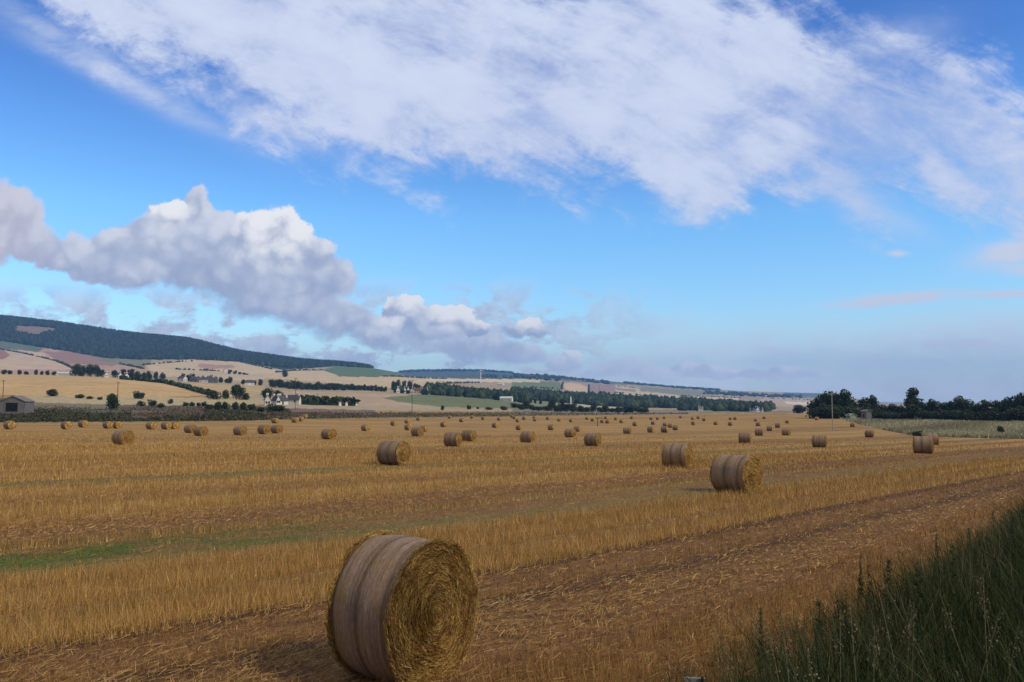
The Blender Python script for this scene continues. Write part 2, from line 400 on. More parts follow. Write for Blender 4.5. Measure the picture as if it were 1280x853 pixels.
# ------------------------------------------------------------------ terrain: depth profiles at photograph columns
near = [(0, 2.42), (7, 2.52), (28, 3.10), (40, 3.34), (65, 3.92), (90, 4.6), (110, 5.1)]
PRO = {
 -700: [(140, 536), (185, 529), (260, 518), (350, 507), (800, 470), (1000, 468), (1500, 464), (2600, 425), (3400, 388), (4500, 374), (7000, 420), (14000, 478)],
 0:    [(140, 533.5), (185, 526.5), (230, 521), (300, 511), (400, 496), (800, 468), (950, 468), (1200, 467), (1500, 463), (2000, 450), (2600, 437), (3400, 400), (3700, 396), (5000, 430), (9000, 470), (14000, 480)],
 75:   [(140, 534), (185, 526.5), (230, 521), (300, 512), (400, 497), (800, 469.5), (950, 469.5), (1200, 469), (1500, 465), (2000, 453), (2600, 442), (3400, 409), (3700, 404.5), (5000, 435), (9000, 472), (14000, 481)],
 150:  [(140, 535), (185, 526.5), (230, 520.5), (300, 512.5), (400, 499), (800, 473), (950, 472), (1200, 471.5), (1500, 468), (2000, 457), (2600, 448), (3000, 438), (3400, 420), (3700, 416), (5000, 440), (9000, 474), (14000, 481)],
 235:  [(140, 536), (188, 526), (230, 521), (300, 514), (400, 504), (600, 489), (800, 481), (1000, 477), (1200, 475), (1600, 468), (2000, 459), (2500, 450), (3000, 440), (3400, 425), (3600, 424.5), (5000, 446), (9000, 474), (14000, 481)],
 300:  [(140, 537), (190, 526), (230, 521), (300, 515), (400, 507), (600, 495), (800, 487), (1000, 480.5), (1200, 478), (1600, 471), (2000, 463), (2400, 455.5), (2800, 451), (3300, 441.5), (3500, 441.5), (5000, 455), (9000, 474), (14000, 481)],
 380:  [(140, 540), (195, 528), (280, 521.5), (320, 518), (400, 512), (600, 500), (800, 491.5), (1000, 488), (1200, 481), (1600, 474), (2000, 467), (2500, 462), (2900, 459.5), (3300, 452), (3500, 452.5), (5000, 462), (14000, 481)],
 430:  [(140, 541), (200, 530), (300, 522), (360, 518), (450, 512), (600, 504), (800, 493), (1000, 488), (1300, 482), (2000, 470), (2500, 466), (2800, 460), (3200, 455), (3500, 456), (5000, 467), (14000, 481)],
 472:  [(140, 542), (200, 532), (300, 523), (360, 520.5), (450, 515), (600, 506), (800, 495), (1000, 489.5), (1300, 483), (2000, 472), (2500, 467), (2800, 463), (3200, 461), (3600, 463), (5000, 470), (8000, 466), (14000, 481)],
 530:  [(140, 543), (200, 534), (300, 525), (420, 519), (500, 514), (650, 507), (800, 499), (1000, 494), (1300, 487), (2000, 478), (3000, 473), (4500, 470), (6500, 463), (7500, 464), (14000, 481)],
 600:  [(140, 543), (200, 535), (300, 525.5), (400, 520), (470, 517.5), (550, 513), (700, 505), (900, 499.5), (1200, 497), (1600, 489), (2200, 480), (3000, 475), (4500, 470), (6500, 463), (7500, 463.5), (14000, 481)],
 690:  [(140, 543.5), (200, 537), (300, 527), (400, 521.5), (480, 518.5), (600, 515.5), (900, 511), (1300, 503), (1800, 493), (2500, 485.5), (3500, 477), (4500, 472), (5500, 469), (6500, 470), (14000, 483)],
 760:  [(140, 543.5), (200, 537.5), (300, 528), (400, 522), (490, 518.5), (600, 516), (900, 513.5), (1300, 508), (1800, 499), (2500, 491.5), (3500, 486), (4500, 480), (5500, 476.5), (6500, 478), (14000, 485)],
 850:  [(140, 544), (200, 538), (300, 528.5), (400, 521.8), (500, 517.5), (700, 516), (1000, 514.5), (1500, 509), (2200, 500), (3000, 495), (4000, 490), (5500, 485), (6200, 484.8), (7500, 488), (14000, 490)],
 950:  [(140, 545), (200, 538.5), (300, 528.5), (400, 521.8), (500, 517.5), (700, 516), (1100, 515), (1600, 511.5), (2400, 504), (3200, 499), (4200, 495), (6000, 490), (7000, 490.5), (14000, 492)],
 1040: [(140, 547), (200, 539), (260, 531), (330, 524), (400, 521.5), (500, 518), (800, 514.5), (1300, 511.5), (2000, 507), (3000, 502), (4200, 498), (6000, 492), (7000, 493), (14000, 494)],
 1095: [(140, 547), (200, 539), (260, 531), (325, 525), (400, 523), (500, 520), (800, 517), (2000, 511), (4200, 507), (6000, 504), (14000, 502)],
 1280: [(140, 548), (200, 539), (260, 531), (300, 527), (400, 524), (800, 518), (2000, 511), (4200, 507), (6000, 505), (14000, 502)],
 2400: [(140, 548), (200, 539), (260, 531), (300, 527), (400, 524), (800, 518), (2000, 511), (4200, 507), (6000, 505), (14000, 502)],
}
DG = np.concatenate([np.linspace(0.0, 110, 111), np.geomspace(112, 16000, 420)])
PG = np.arange(-700, 2401, 10.0)
def profile(px, pts):
    ds, zs = [], []
    for d, h in near:
        X = (px - 640) / F * d
        ds.append(d); zs.append(-(h + 0.010 * max(-80, min(80, X))))
    for d, y in pts:
        ds.append(d); zs.append(ray(640, y)[1] * d)
    ds, zs = np.array(ds, float), np.array(zs, float)
    return np.interp(np.log(DG + 3), np.log(ds + 3), zs)
keys = sorted(PRO)
stack = np.array([profile(k_, PRO[k_]) for k_ in keys])
ZT = np.array([[0.0]])
ZT = np.stack([np.interp(PG, keys, stack[:, j]) for j in range(len(DG))], 1)
def smooth_axis(a, k_, ax):
    w = np.hanning(k_ + 2)[1:-1]; w /= w.sum()
    pad = [(0, 0), (0, 0)]; pad[ax] = (k_ // 2, k_ // 2)
    b = np.pad(a, pad, mode='edge')
    return np.apply_along_axis(lambda r: np.convolve(r, w, 'valid'), ax, b)
ZT = smooth_axis(smooth_axis(ZT, 5, 0), 5, 1)
# gentle natural undulation far away
def H(x, y):
    """ground height (world z) at x, y; arrays welcome"""
    x = np.asarray(x, float); y = np.asarray(y, float)
    a = np.arctan2(x, y); r = np.hypot(x, y)
    ac = np.clip(a, R(-53), R(60))
    d = r * np.cos(ac)
    p = np.clip(640 + F * np.tan(ac), PG[0], PG[-1])
    fi = (p - PG[0]) / 10.0
    i = np.clip(fi.astype(int), 0, len(PG) - 2); fi = fi - i
    fj = np.interp(d, DG, np.arange(len(DG)))
    j = np.clip(fj.astype(int), 0, len(DG) - 2); fj = fj - j
    z = (ZT[i, j] * (1 - fi) + ZT[i + 1, j] * fi) * (1 - fj) + (ZT[i, j + 1] * (1 - fi) + ZT[i + 1, j + 1] * fi) * fj
    return z + CAMZ
def h1(x, y): return float(H(x, y))
DM = np.concatenate([np.arange(2, 120, 0.1), np.geomspace(120, 12000, 6000)])
def ground(px, py, dmin=2.0):
    """first terrain point under a photograph pixel"""
    u, w = ray(px, py)
    d = DM[DM >= dmin]
    below = (CAMZ + w * d) <= H(u * d, d)
    k_ = int(np.argmax(below)) if below.any() else len(d) - 1
    d0 = float(d[k_])
    return u * d0, d0, h1(u * d0, d0)
def project(x, y, z):
    y = np.maximum(y, 1e-3); zz = z - CAMZ
    w = CP * y + SP * zz
    return 640 + F * x / w, 426.5 - F * (CP * zz - SP * y) / w
def inside(px, py, poly):
    c = np.zeros(px.shape, bool); n = len(poly)
    for i in range(n):
        x0, y0 = poly[i]; x1, y1 = poly[(i + 1) % n]
        if y0 == y1: continue
        c ^= ((y0 > py) != (y1 > py)) & (px < (x1 - x0) * (py - y0) / (y1 - y0) + x0)
    return c

# what grows where on the far ground (true surface colours; outlines followed on the photograph)
FOREST = [(-400, 330), (0, 380), (480, 440), (475, 461), (420, 457.5), (400, 459.5), (350, 462.5), (322, 456), (300, 452.5), (240, 449.5), (180, 450), (130, 447.5), (95, 441), (50, 434), (0, 426), (-400, 418)]
CLEAR = [(20, 407), (62, 409.5), (78, 413), (60, 416), (45, 421), (18, 416)]
PAINT = [
 ([(-400, 405), (0, 424), (100, 438), (160, 450), (210, 462), (140, 468), (-400, 468)], (.40, .27, .20)),
 ([(-400, 432), (0, 437), (52, 440), (70, 452), (90, 462), (-400, 464)], (.50, .37, .25)),
 ([(-400, 425), (0, 434), (12, 444), (4, 450), (-400, 446)], (.30, .15, .11)),
 ([(55, 440), (105, 438), (150, 455), (140, 458), (78, 454)], (.30, .17, .13)),
 ([(-400, 414), (0, 425), (55, 434), (50, 440), (0, 436), (-400, 430)], (.12, .14, .085)),
 ([(92, 437), (108, 438), (125, 447), (190, 450), (185, 460), (150, 457), (120, 449)], (.20, .19, .12)),
 ([(178, 456), (240, 449), (300, 452), (350, 463), (405, 462), (430, 469), (480, 470), (560, 473), (570, 483), (480, 485), (440, 481), (340, 473), (300, 476), (200, 470)], (.50, .385, .24)),
 ([(248, 455), (292, 457), (294, 460), (262, 462), (248, 459)], (.38, .22, .16)),
 ([(215, 462), (330, 468), (330, 473), (250, 470)], (.45, .36, .24)),
 ([(404, 463), (420, 457), (476, 457), (506, 469), (470, 471.5), (425, 471)], (.10, .15, .06)),
 ([(476, 450), (690, 450), (690, 474), (600, 474), (530, 472), (478, 468)], (.075, .095, .07)),
 ([(476, 462), (510, 465), (500, 470), (480, 470)], (.11, .16, .08)),
 ([(540, 473.5), (600, 474), (660, 474), (655, 479), (590, 477), (520, 476)], (.62, .50, .33)),
 ([(560, 477), (600, 479), (585, 483), (545, 482)], (.36, .26, .18)),
 ([(640, 475), (704, 478), (702, 488), (640, 484)], (.15, .18, .08)),
 ([(640, 474), (675, 475), (675, 478), (640, 478)], (.55, .47, .32)),
 ([(655, 460), (760, 470), (900, 480), (900, 486), (760, 480), (700, 476), (660, 473)], (.13, .125, .085)),
 ([(700, 479), (722, 479), (737, 485), (735, 491), (722, 490), (708, 487)], (.56, .40, .26)),
 ([(736, 480), (769, 481), (769, 492), (736, 490)], (.30, .21, .18)),
 ([(769, 482), (848, 490), (850, 500), (769, 492)], (.50, .40, .26)),
 ([(769, 485), (795, 487), (795, 490), (771, 488)], (.28, .22, .15)),
 ([(800, 484), (900, 490), (890, 495), (850, 494), (800, 489)], (.22, .22, .13)),
 ([(826, 496), (925, 497), (922, 500), (832, 499.5)], (.60, .47, .34)),
 ([(890, 490), (1000, 493), (1000, 497), (920, 498)], (.32, .24, .18)),
 ([(950, 497), (1040, 499), (1040, 509), (950, 508)], (.45, .33, .25)),
 ([(980, 502), (1015, 503), (1015, 506.5), (984, 505)], (.65, .55, .42)),
 ([(975, 488), (1030, 489), (1030, 498), (985, 497)], (.13, .16, .12)),
 ([(-400, 462), (0, 467), (150, 473), (205, 478), (235, 487), (264, 494), (200, 497), (0, 494), (-400, 492)], (.46, .31, .14)),
 ([(212, 478), (330, 482), (330, 492), (300, 497), (266, 494), (236, 485)], (.42, .31, .16)),
 ([(30, 494.5), (140, 496), (330, 498), (345, 506), (200, 508), (120, 507), (40, 505)], (.38, .31, .18)),
 ([(330, 488), (480, 493), (560, 500), (600, 506), (480, 508), (400, 500), (330, 499)], (.40, .29, .19)),
 ([(478, 497), (530, 493), (645, 499), (690, 505), (690, 512), (560, 510), (500, 503)], (.14, .16, .07)),
 ([(330, 505), (480, 507), (640, 511), (640, 515), (330, 512)], (.34, .28, .18)),
 ([(640, 499), (705, 501), (705, 513), (640, 513)], (.18, .19, .09)),
 ([(705, 501), (778, 504), (778, 511), (705, 511)], (.45, .36, .24)),
 ([(800, 512), (1000, 514), (1000, 517), (800, 517)], (.22, .18, .10)),
 ([(640, 512), (860, 514), (860, 518), (700, 520), (640, 521)], (.21, .18, .12)),
 ([(-400, 500), (0, 504), (120, 506), (340, 508), (365, 511), (365, 525), (300, 526.5), (185, 527.5), (0, 529), (-400, 533)], (.10, .09, .05)),
 ([(150, 508), (275, 509), (275, 521), (165, 522)], (.13, .095, .075)),
 ([(30, 503), (150, 506), (150, 512), (30, 511)], (.17, .15, .10)),
 ([(362, 510.5), (470, 513), (470, 519), (362, 519)], (.17, .105, .085)),
 ([(330, 517), (470, 517), (640, 516), (640, 521), (500, 522.5), (330, 525)], (.15, .125, .06)),
 ([(498, 515.5), (516, 515.5), (516, 519), (496, 519)], (.09, .07, .04)),
 ([(1046, 523), (1130, 522), (1285, 525), (2400, 526), (2400, 549), (1290, 549), (1215, 547.5), (1150, 546), (1110, 539), (1075, 531)], (.28, .25, .155)),
 ([(1160, 542), (1290, 546), (1290, 549), (1215, 547.5)], (.10, .08, .05)),
]

TH = R(43)                       # direction of the swaths
UX, UY = math.sin(TH), math.cos(TH)
def vcoord(x, y): return -UY * x + UX * y
def grid(radii, angles):
    rr, aa = np.meshgrid(radii, angles, indexing='ij')
    x, y = rr * np.sin(aa), rr * np.cos(aa)
    return x, y, H(x, y)
def sheet(name, radii, angles, mat, kind='structure', default=None):
    x, y, z = grid(radii, angles)
    nr, na = x.shape
    v = np.stack([x.ravel(), y.ravel(), z.ravel()], 1)
    i, j = np.meshgrid(np.arange(nr - 1), np.arange(na - 1), indexing='ij')
    q = (i * na + j).ravel()
    f = np.stack([q, q + 1, q + na + 1, q + na], 1)
    c = np.zeros((len(v), 4), np.float32)
    c[:, :3] = default; c[:, 3] = 0
    px, py = project(v[:, 0], v[:, 1], v[:, 2])
    ok = v[:, 1] > 1
    wob = np.sin(px * 0.21 + v[:, 1] * 0.013) * 0.35 + np.sin(px * 0.53) * 0.25
    for poly, cc in PAINT + [(FOREST, (.022, .034, .022)), (CLEAR, (.22, .155, .12))]:
        k_ = ok & inside(px, py + wob, poly)
        c[k_, :3] = cc; c[k_, 3] = 1
    me = np_mesh(name, v, f[:, ::-1], c, [mat], smooth=True)
    return tag(link(name, me), kind=kind)

view = np.arctan((np.linspace(-60, 1340, 1000) - 640) / F)
side = np.radians(np.concatenate([np.linspace(-180, -36, 50), ]))
ANG = np.concatenate([np.linspace(-math.pi, view[0], 60)[:-1], view, np.linspace(view[-1], math.pi, 60)[1:]])
R_field = np.concatenate([np.geomspace(0.3, 120, 110), np.linspace(121, 560, 230)])
R_hills = np.concatenate([np.linspace(560, 1500, 130), np.linspace(1510, 4300, 290)[0:], np.geomspace(4350, 9100, 60)])

# field: stubble in swaths
m_, q, b = new_mat('stubble ground')
geo = q.n('ShaderNodeNewGeometry').outputs['Position']
gx, gy, gz = q.sep(geo)
vv = q.add(q.mul(gx, -UY), q.mul(gy, UX))
uu = q.add(q.mul(gx, UX), q.mul(gy, UY))
nA = q.noise(q.xyz(q.mul(uu, 0.10), q.mul(vv, 0.45), 0.0), 1.0, 5, 0.6)
vw = q.add(vv, q.mul(q.sub(nA, 0.5), 0.9))
Gd, Br, Lt, Dk, Gn, Ol = (.36, .215, .070), (.215, .112, .045), (.43, .285, .105), (.085, .045, .025), (.10, .125, .022), (.20, .15, .052)
Rd = (.195, .105, .040)
PER = 46.0
So, Sg = (.125, .068, .030), (.24, .140, .050)
stops = [(-1, So), (3.2, So), (4.4, Br), (5.6, Br), (6.2, Rd), (7.1, Rd), (7.5, Dk), (7.9, Rd), (8.8, Br), (9.1, Dk), (9.4, Dk), (9.6, Sg), (11.5, Sg), (13.4, Sg), (14.2, Ol), (16.0, Br), (16.8, Ol),
         (17.6, Rd), (20.0, Br), (21.0, Gd), (23.5, Lt), (24.6, Rd), (27.5, Gd), (29.4, Lt), (30.2, Ol), (32.8, Ol), (33.8, Gd), (37.5, Lt), (38.2, Br), (40.0, Gd), (43.0, Rd), (45.0, Gd)]
rep = q.m('FRACT', q.div(q.add(vw, 1.0), PER))
base = q.ramp(rep, [((v_ + 1) / PER, c_) for v_, c_ in stops])
gm = q.m('MULTIPLY', q.smooth(vw, 13.8, 14.5), q.smooth(vw, 16.6, 15.9), clamp=True)
gm = q.mul(q.mul(gm, q.smooth(q.noise(geo, .7, 4, .6), .36, .58)), q.smooth(q.add(uu, q.mul(q.sub(nA, .5), 8.0)), 15.0, 6.0))
base = q.mix(gm, base, Gn)
# beyond the first swaths the repeat is hidden under broad irregular bands
nB = q.noise(None, 1.0, 3, 0.6, dim='1D', w=q.mul(vw, 0.16))
nC = q.noise(None, 1.0, 2, 0.5, dim='1D', w=q.mul(vw, 0.55))
far_c = q.ramp(q.add(q.mul(nB, .5), q.mul(nC, .5)), [(.34, Dk), (.40, Rd), (.44, Gd), (.50, Lt), (.55, Gd), (.61, Ol), (.68, Br)])
farf = q.smooth(vv, 36.0, 60.0)
base = q.mix(farf, base, far_c)
base = q.mix(q.mul(farf, .22), base, (.37, .225, .080))
n1 = q.noise(geo, 13.0, 5, 0.75)
n2 = q.noise(q.xyz(q.mul(uu, 0.5), q.mul(vv, 3.0), 0.0), 1.6, 6, 0.7)
n3 = q.noise(geo, 0.05, 4, 0.6)
base = q.mix(1.0, base, q.ramp(n1, [(.34, (.32, .29, .26)), (.5, (.92, .92, .92)), (.68, (1.40, 1.40, 1.35))]), 'MULTIPLY')
base = q.mix(1.0, base, q.ramp(n2, [(.30, (.70, .68, .66)), (.7, (1.25, 1.25, 1.25))]), 'MULTIPLY')
base = q.mix(1.0, base, q.ramp(n3, [(.30, (.84, .82, .80)), (.7, (1.14, 1.14, 1.12))]), 'MULTIPLY')
at = q.n('ShaderNodeAttribute', attribute_name='Col')
nP = q.noise(geo, 0.35, 6, 0.7)
paint = q.mix(1.0, at.outputs['Color'], q.ramp(nP, [(.3, (.62, .62, .62)), (.7, (1.38, 1.38, 1.38))]), 'MULTIPLY')
q.put(b.inputs['Base Color'], q.mix(at.outputs['Alpha'], base, paint))
bp = q.n('ShaderNodeBump'); bp.inputs['Strength'].default_value = 0.7; bp.inputs['Distance'].default_value = 0.06
q.put(bp.inputs['Height'], q.add(n1, q.mul(n2, 0.6))); q.put(b.inputs['Normal'], bp.outputs[0])
M_field = m_
m_, q, b = new_mat('far ground')
geo = q.n('ShaderNodeNewGeometry').outputs['Position']
at = q.n('ShaderNodeAttribute', attribute_name='Col')
nP = q.noise(geo, 0.02, 7, 0.7); nQ = q.noise(geo, 0.12, 4, 0.6)
c_ = q.mix(1.0, at.outputs['Color'], q.ramp(nP, [(.3, (.80, .80, .80)), (.7, (1.18, 1.18, 1.18))]), 'MULTIPLY')
c_ = q.mix(1.0, c_, q.ramp(nQ, [(.3, (.85, .85, .85)), (.7, (1.14, 1.14, 1.14))]), 'MULTIPLY')
q.put(b.inputs['Base Color'], c_)
M_hills = m_
sheet('field', R_field, ANG, M_field, default=(.36, .22, .08))
sheet('hills', R_hills, ANG, M_hills, default=(.34, .27, .16))

# ------------------------------------------------------------------ haze: one box of thin pale air
HZ = 9300
lowest = float(ZT.min()) + CAMZ
hz = MB().box(-HZ, HZ, -HZ, HZ, lowest - 1.5, 455).mesh('haze', M_white)
hz.materials.clear()
m_ = bpy.data.materials.new('haze'); m_.use_nodes = True
t_ = m_.node_tree
t_.nodes.remove(t_.nodes['Principled BSDF'])
pv = t_.nodes.new('ShaderNodeVolumePrincipled')
pv.inputs['Color'].default_value = (0.17, 0.44, 1.0, 1)
pv.inputs['Density'].default_value = 0.9e-4
t_.links.new(pv.outputs[0], t_.nodes['Material Output'].inputs['Volume'])
hz.materials.append(m_)
tag(link('haze', hz), kind='stuff')

# ------------------------------------------------------------------ foliage
def rand_dirs(n):
    d = rng.normal(size=(n, 3)); return d / np.linalg.norm(d, axis=1, keepdims=True)
def leaf_quads(cen, nor, size, col_):
    """one bent leaf-clump quad per centre"""
    n = len(cen)
    a = np.cross(nor, rand_dirs(n)); a /= np.linalg.norm(a, axis=1, keepdims=True) + 1e-9
    b_ = np.cross(nor, a)
    s = size[:, None]
    k_ = rng.uniform(.6, 1.3, (n, 4, 1))
    v = np.stack([cen - a * s * k_[:, 0], cen - b_ * s * k_[:, 1] * .8, cen + a * s * k_[:, 2], cen + b_ * s * k_[:, 3] * .8], 1)
    f = np.arange(n * 4).reshape(n, 4)
    return v.reshape(-1, 3), f, np.repeat(col_, 4, 0)
GREEN = np.array([[.020, .034, .016], [.032, .050, .020], [.045, .066, .026], [.026, .040, .022], [.060, .078, .030]])
def crown_mesh(name, clumps, n, size, tint=(1, 1, 1), shell=0.6):
    cen, nor = [], []
    vol = np.array([c[3] * c[4] * c[5] for c in clumps]) ** (2 / 3)
    cnt = (n * vol / vol.sum()).astype(int) + 1
    colr = []
    for c, k_ in zip(clumps, cnt):
        d = rand_dirs(k_)
        rad = rng.uniform(shell, 1.06, (k_, 1)) ** 0.8
        wob = 1 + 0.16 * np.sin(d[:, :1] * 7 + c[0] * 9) * np.cos(d[:, 1:2] * 6 + c[1] * 5) + .1 * np.sin(d[:, 2:3] * 9 + c[2] * 7)
        cen.append(np.array(c[:3]) + d * rad * wob * np.array(c[3:6]))
        nor.append(d + rand_dirs(k_) * .8)
        pick = GREEN[rng.integers(0, len(GREEN), k_)] * rng.uniform(.8, 1.25)
        colr.append(pick * np.array(tint))
    cen = np.concatenate(cen); nor = np.concatenate(nor); nor /= np.linalg.norm(nor, axis=1, keepdims=True)
    cen[:, 2] = np.maximum(cen[:, 2], .015)
    v, f, c = leaf_quads(cen, nor, rng.uniform(.6, 1.4, len(cen)) * size, np.concatenate(colr))
    return np_mesh(name, v, f, c, [M_leaf])
def trunk_mesh(name, h, r, branches=4):
    m0 = MB().tube((0, 0, -.03), (0.01, 0.005, h), r, r * .5, 7)
    for i in range(branches):
        t = rng.uniform(0, 6.28); z = h * rng.uniform(.5, .95)
        m0.tube((0, 0, z), (math.cos(t) * .22, math.sin(t) * .22, z + rng.uniform(.15, .3)), r * .45, r * .15, 5)
    return m0.mesh(name, M_bark)
def clump_set(kind):
    cl = []
    if kind == 'round':      # unit height, about unit width
        for i in range(11):
            t = rng.uniform(0, 6.28); rr = rng.uniform(.05, .30); z = rng.uniform(.16, .82)
            rr *= 1.0 - max(0, z - .55) * 1.4
            s = rng.uniform(.13, .23)
            cl.append((math.cos(t) * rr, math.sin(t) * rr, z, s * 1.1, s * 1.1, s))
        cl.append((0, 0, .42, .34, .34, .40))
    elif kind == 'tall':
        for i in range(10):
            t = rng.uniform(0, 6.28); z = rng.uniform(.2, .92); w = .20 * (1.1 - z)
            cl.append((math.cos(t) * w, math.sin(t) * w, z, rng.uniform(.09, .16), rng.uniform(.09, .16), .13))
        cl.append((0, 0, .5, .17, .17, .40))
    elif kind == 'bush':
        for i in range(9):
            t = rng.uniform(0, 6.28); rr = rng.uniform(.1, .42); s = rng.uniform(.2, .34)
            cl.append((math.cos(t) * rr, math.sin(t) * rr, rng.uniform(.2, .68), s, s, s * .95))
        cl.append((0, 0, .4, .42, .42, .40))
    return cl
PROTO = {}
for kind, nv, nl, sz in (('round', 6, 1700, .040), ('tall', 3, 1300, .034), ('bush', 4, 1100, .055)):
    PROTO[kind] = [(crown_mesh('crown', clump_set(kind), nl, sz), trunk_mesh('trunk', .45 if kind != 'bush' else .25, .03 if kind != 'bush' else .035)) for _ in range(nv)]
def plant(name, label, cat, px, base, top, width, kind='round', group=None, dmin=2.0, d=None, tint=None):
    """a tree or bush whose foot is on the ground under (px, base)"""
    if d is None: x, y, z = ground(px, base, dmin)
    else:
        x, y = ray(px, base)[0] * d, d; z = h1(x, y)
    hgt = max((base - top) / F * y, .6); wid = width / F * y
    e = empty(name, (x, y, z - .05), rng.uniform(0, 6.28), label, cat, group)
    cm, tm = PROTO[kind][rng.integers(0, len(PROTO[kind]))]
    nat = {'round': .86, 'tall': .52, 'bush': 1.25}[kind]
    sc_ = (wid / nat, wid / nat, hgt / 1.0)
    c = link('crown', cm, e); t = link('trunk', tm, e)
    c.scale = sc_; t.scale = sc_
    return e

# right-hand wood, tree by tree
GW = 'trees of the dark wood on the right'
WOOD = 'dark leafy tree in the unbroken wood edge along the right skyline'
for px, top, w, kind, lab in [
    (1022, 494, 22, 'round', None), (1034, 488, 24, 'round', None), (1046, 489, 22, 'round', None), (1057, 487, 24, 'round', 'broad dark tree, highest of the domed clump behind the tall pole'), (1065, 496, 15, 'round', None),
    (1081, 496, 18, 'round', None), (1092, 494, 16, 'round', 'peaked dark tree just right of the grey shed by the domed clump'), (1103, 503, 18, 'round', None), (1116, 505, 16, 'round', None), (1126, 504, 16, 'round', None),
    (1142, 485, 18, 'tall', 'tall narrow dark tree standing clear above the right-hand wood'), (1155, 500, 16, 'round', None), (1166, 499, 18, 'round', None), (1178, 502, 16, 'round', None),
    (1190, 500, 16, 'round', None), (1200, 495, 20, 'round', 'rounded tree making the first hump right of the tall narrow tree'), (1212, 499, 18, 'round', None), (1224, 501, 18, 'round', None), (1236, 498, 18, 'round', None), (1248, 499, 18, 'round', None),
    (1259, 496, 18, 'round', None), (1270, 491, 20, 'round', None), (1283, 489, 24, 'round', 'large dark tree cut by the right edge of the view'), (1302, 488, 24, 'round', None)]:
    base = 522.5 + (px - 1020) / 260 * 4.5
    plant('tree', lab or WOOD, 'tree', px, base, top, w * 1.3, kind, GW)
    if px > 1010:
        plant('tree', 'low dark understorey tree filling the foot of the right-hand wood', 'tree', px + rng.uniform(-6, 6), base + .6, top + (base - top) * .45, w * 1.5, 'bush', GW)
plant('tree', 'small dark round tree standing alone left of the right-hand wood', 'tree', 999, 517, 504.5, 22, 'bush')
plant('bush', 'olive bush at the field corner behind the right-hand bale', 'bush', 1147, 546, 537, 13, 'bush')
plant('bush', 'dark bush alone in the rough grass below the wood', 'bush', 1252, 543, 530.5, 11, 'bush')

# left-hand bushes and trees
for a in [
    ('tree', 'dense rounded green tree alone in front of the big pale stubble slope', 'tree', 139, 512, 489, 21, 'bush'),
    ('bush', 'dark bush with a branch leaning right, left of centre on the pale slope', 'bush', 65, 495.5, 485, 18, 'bush'),
    ('bush', 'wide low dark bush between the leaning bush and the dense rounded tree', 'bush', 100, 498, 492, 13, 'bush'),
    ('bush', 'low dark hedge bush just right of the wide low bush', 'bush', 113, 499, 494.5, 12, 'bush'),
    ('bush', 'small dark bush touching the left of the dense rounded tree', 'bush', 125, 500, 495.5, 8, 'bush'),
    ('bush', 'domed dark bush on the pale strip right of the dense rounded tree', 'bush', 173, 498.5, 488, 17, 'bush'),
    ('bush', 'low dark bush below the domed bush', 'bush', 178, 508, 500, 13, 'bush'),
    ('bush', 'flat dark bush right of and below the domed bush', 'bush', 190, 508, 498, 12, 'bush'),
    ('bush', 'little bush in the scrub under the pale strip', 'bush', 201, 510, 503, 11, 'bush'),
    ('bush', 'small round bush alone on the pale strip', 'bush', 212, 505, 497.5, 8, 'bush'),
    ('tree', 'wide dark tree at the foot of the hedge line', 'tree', 270, 499.5, 486, 22, 'bush'),
    ('tree', 'tall dark tree, highest of the clump at the foot of the hedge', 'tree', 296, 499.5, 477, 19, 'round'),
    ('tree', 'low tree hugging the right of the tall dark tree', 'tree', 307, 500, 490, 13, 'bush'),
    ('tree', 'slim tree between the wide and the tall dark trees', 'tree', 282, 499, 487, 10, 'round'),
    ('bush', 'dark broad bush in front of the white houses', 'bush', 344, 515, 503.5, 26, 'bush'),
    ('bush', 'dark bush left of the broad bush before the white houses', 'bush', 326, 515, 507, 16, 'bush'),
    ('tree', 'round dark tree at the left behind the white houses', 'tree', 334, 500, 483, 18, 'round'),
    ('tree', 'round tree above the roofs of the white houses', 'tree', 347, 500, 486, 16, 'round'),
    ('tree', 'dark small tree right of the white gable', 'tree', 377, 503, 492, 10, 'bush'),
    ('tree', 'lone round tree in the pale wheat slope under the forest', 'tree', 356, 471.5, 461, 11, 'bush'),
    ('bush', 'upright dark bush alone on the green pasture left of centre', 'bush', 553.5, 513, 506, 6, 'bush'),
    ('bush', 'round dark bush left in the hedge on the green pasture', 'bush', 586, 512, 505.5, 7, 'bush'),
    ('bush', 'small dark bush between the round bush and the long hedge', 'bush', 597, 511.5, 508, 5, 'bush'),
    ('bush', 'long low dark bush in the hedge on the green pasture', 'bush', 611, 512.5, 508.5, 15, 'bush'),
    ('bush', 'olive spreading bush right in the hedge on the green pasture', 'bush', 631, 513, 507, 13, 'bush')]:
    plant(*a)
for px in (262, 272, 283, 294, 304, 314):
    plant('bush', 'dark hedge bush in the row below the tall clump', 'bush', px, 513, 500 + rng.uniform(-1, 4), 14, 'bush', 'row of hedge bushes left of the white houses')
for px in (232, 240, 248, 255):
    plant('bush', 'small dark bush in the gappy row on the pale strip', 'bush', px, 508, 501 + rng.uniform(-1, 2), 8, 'bush', 'gappy row of bushes on the pale strip')
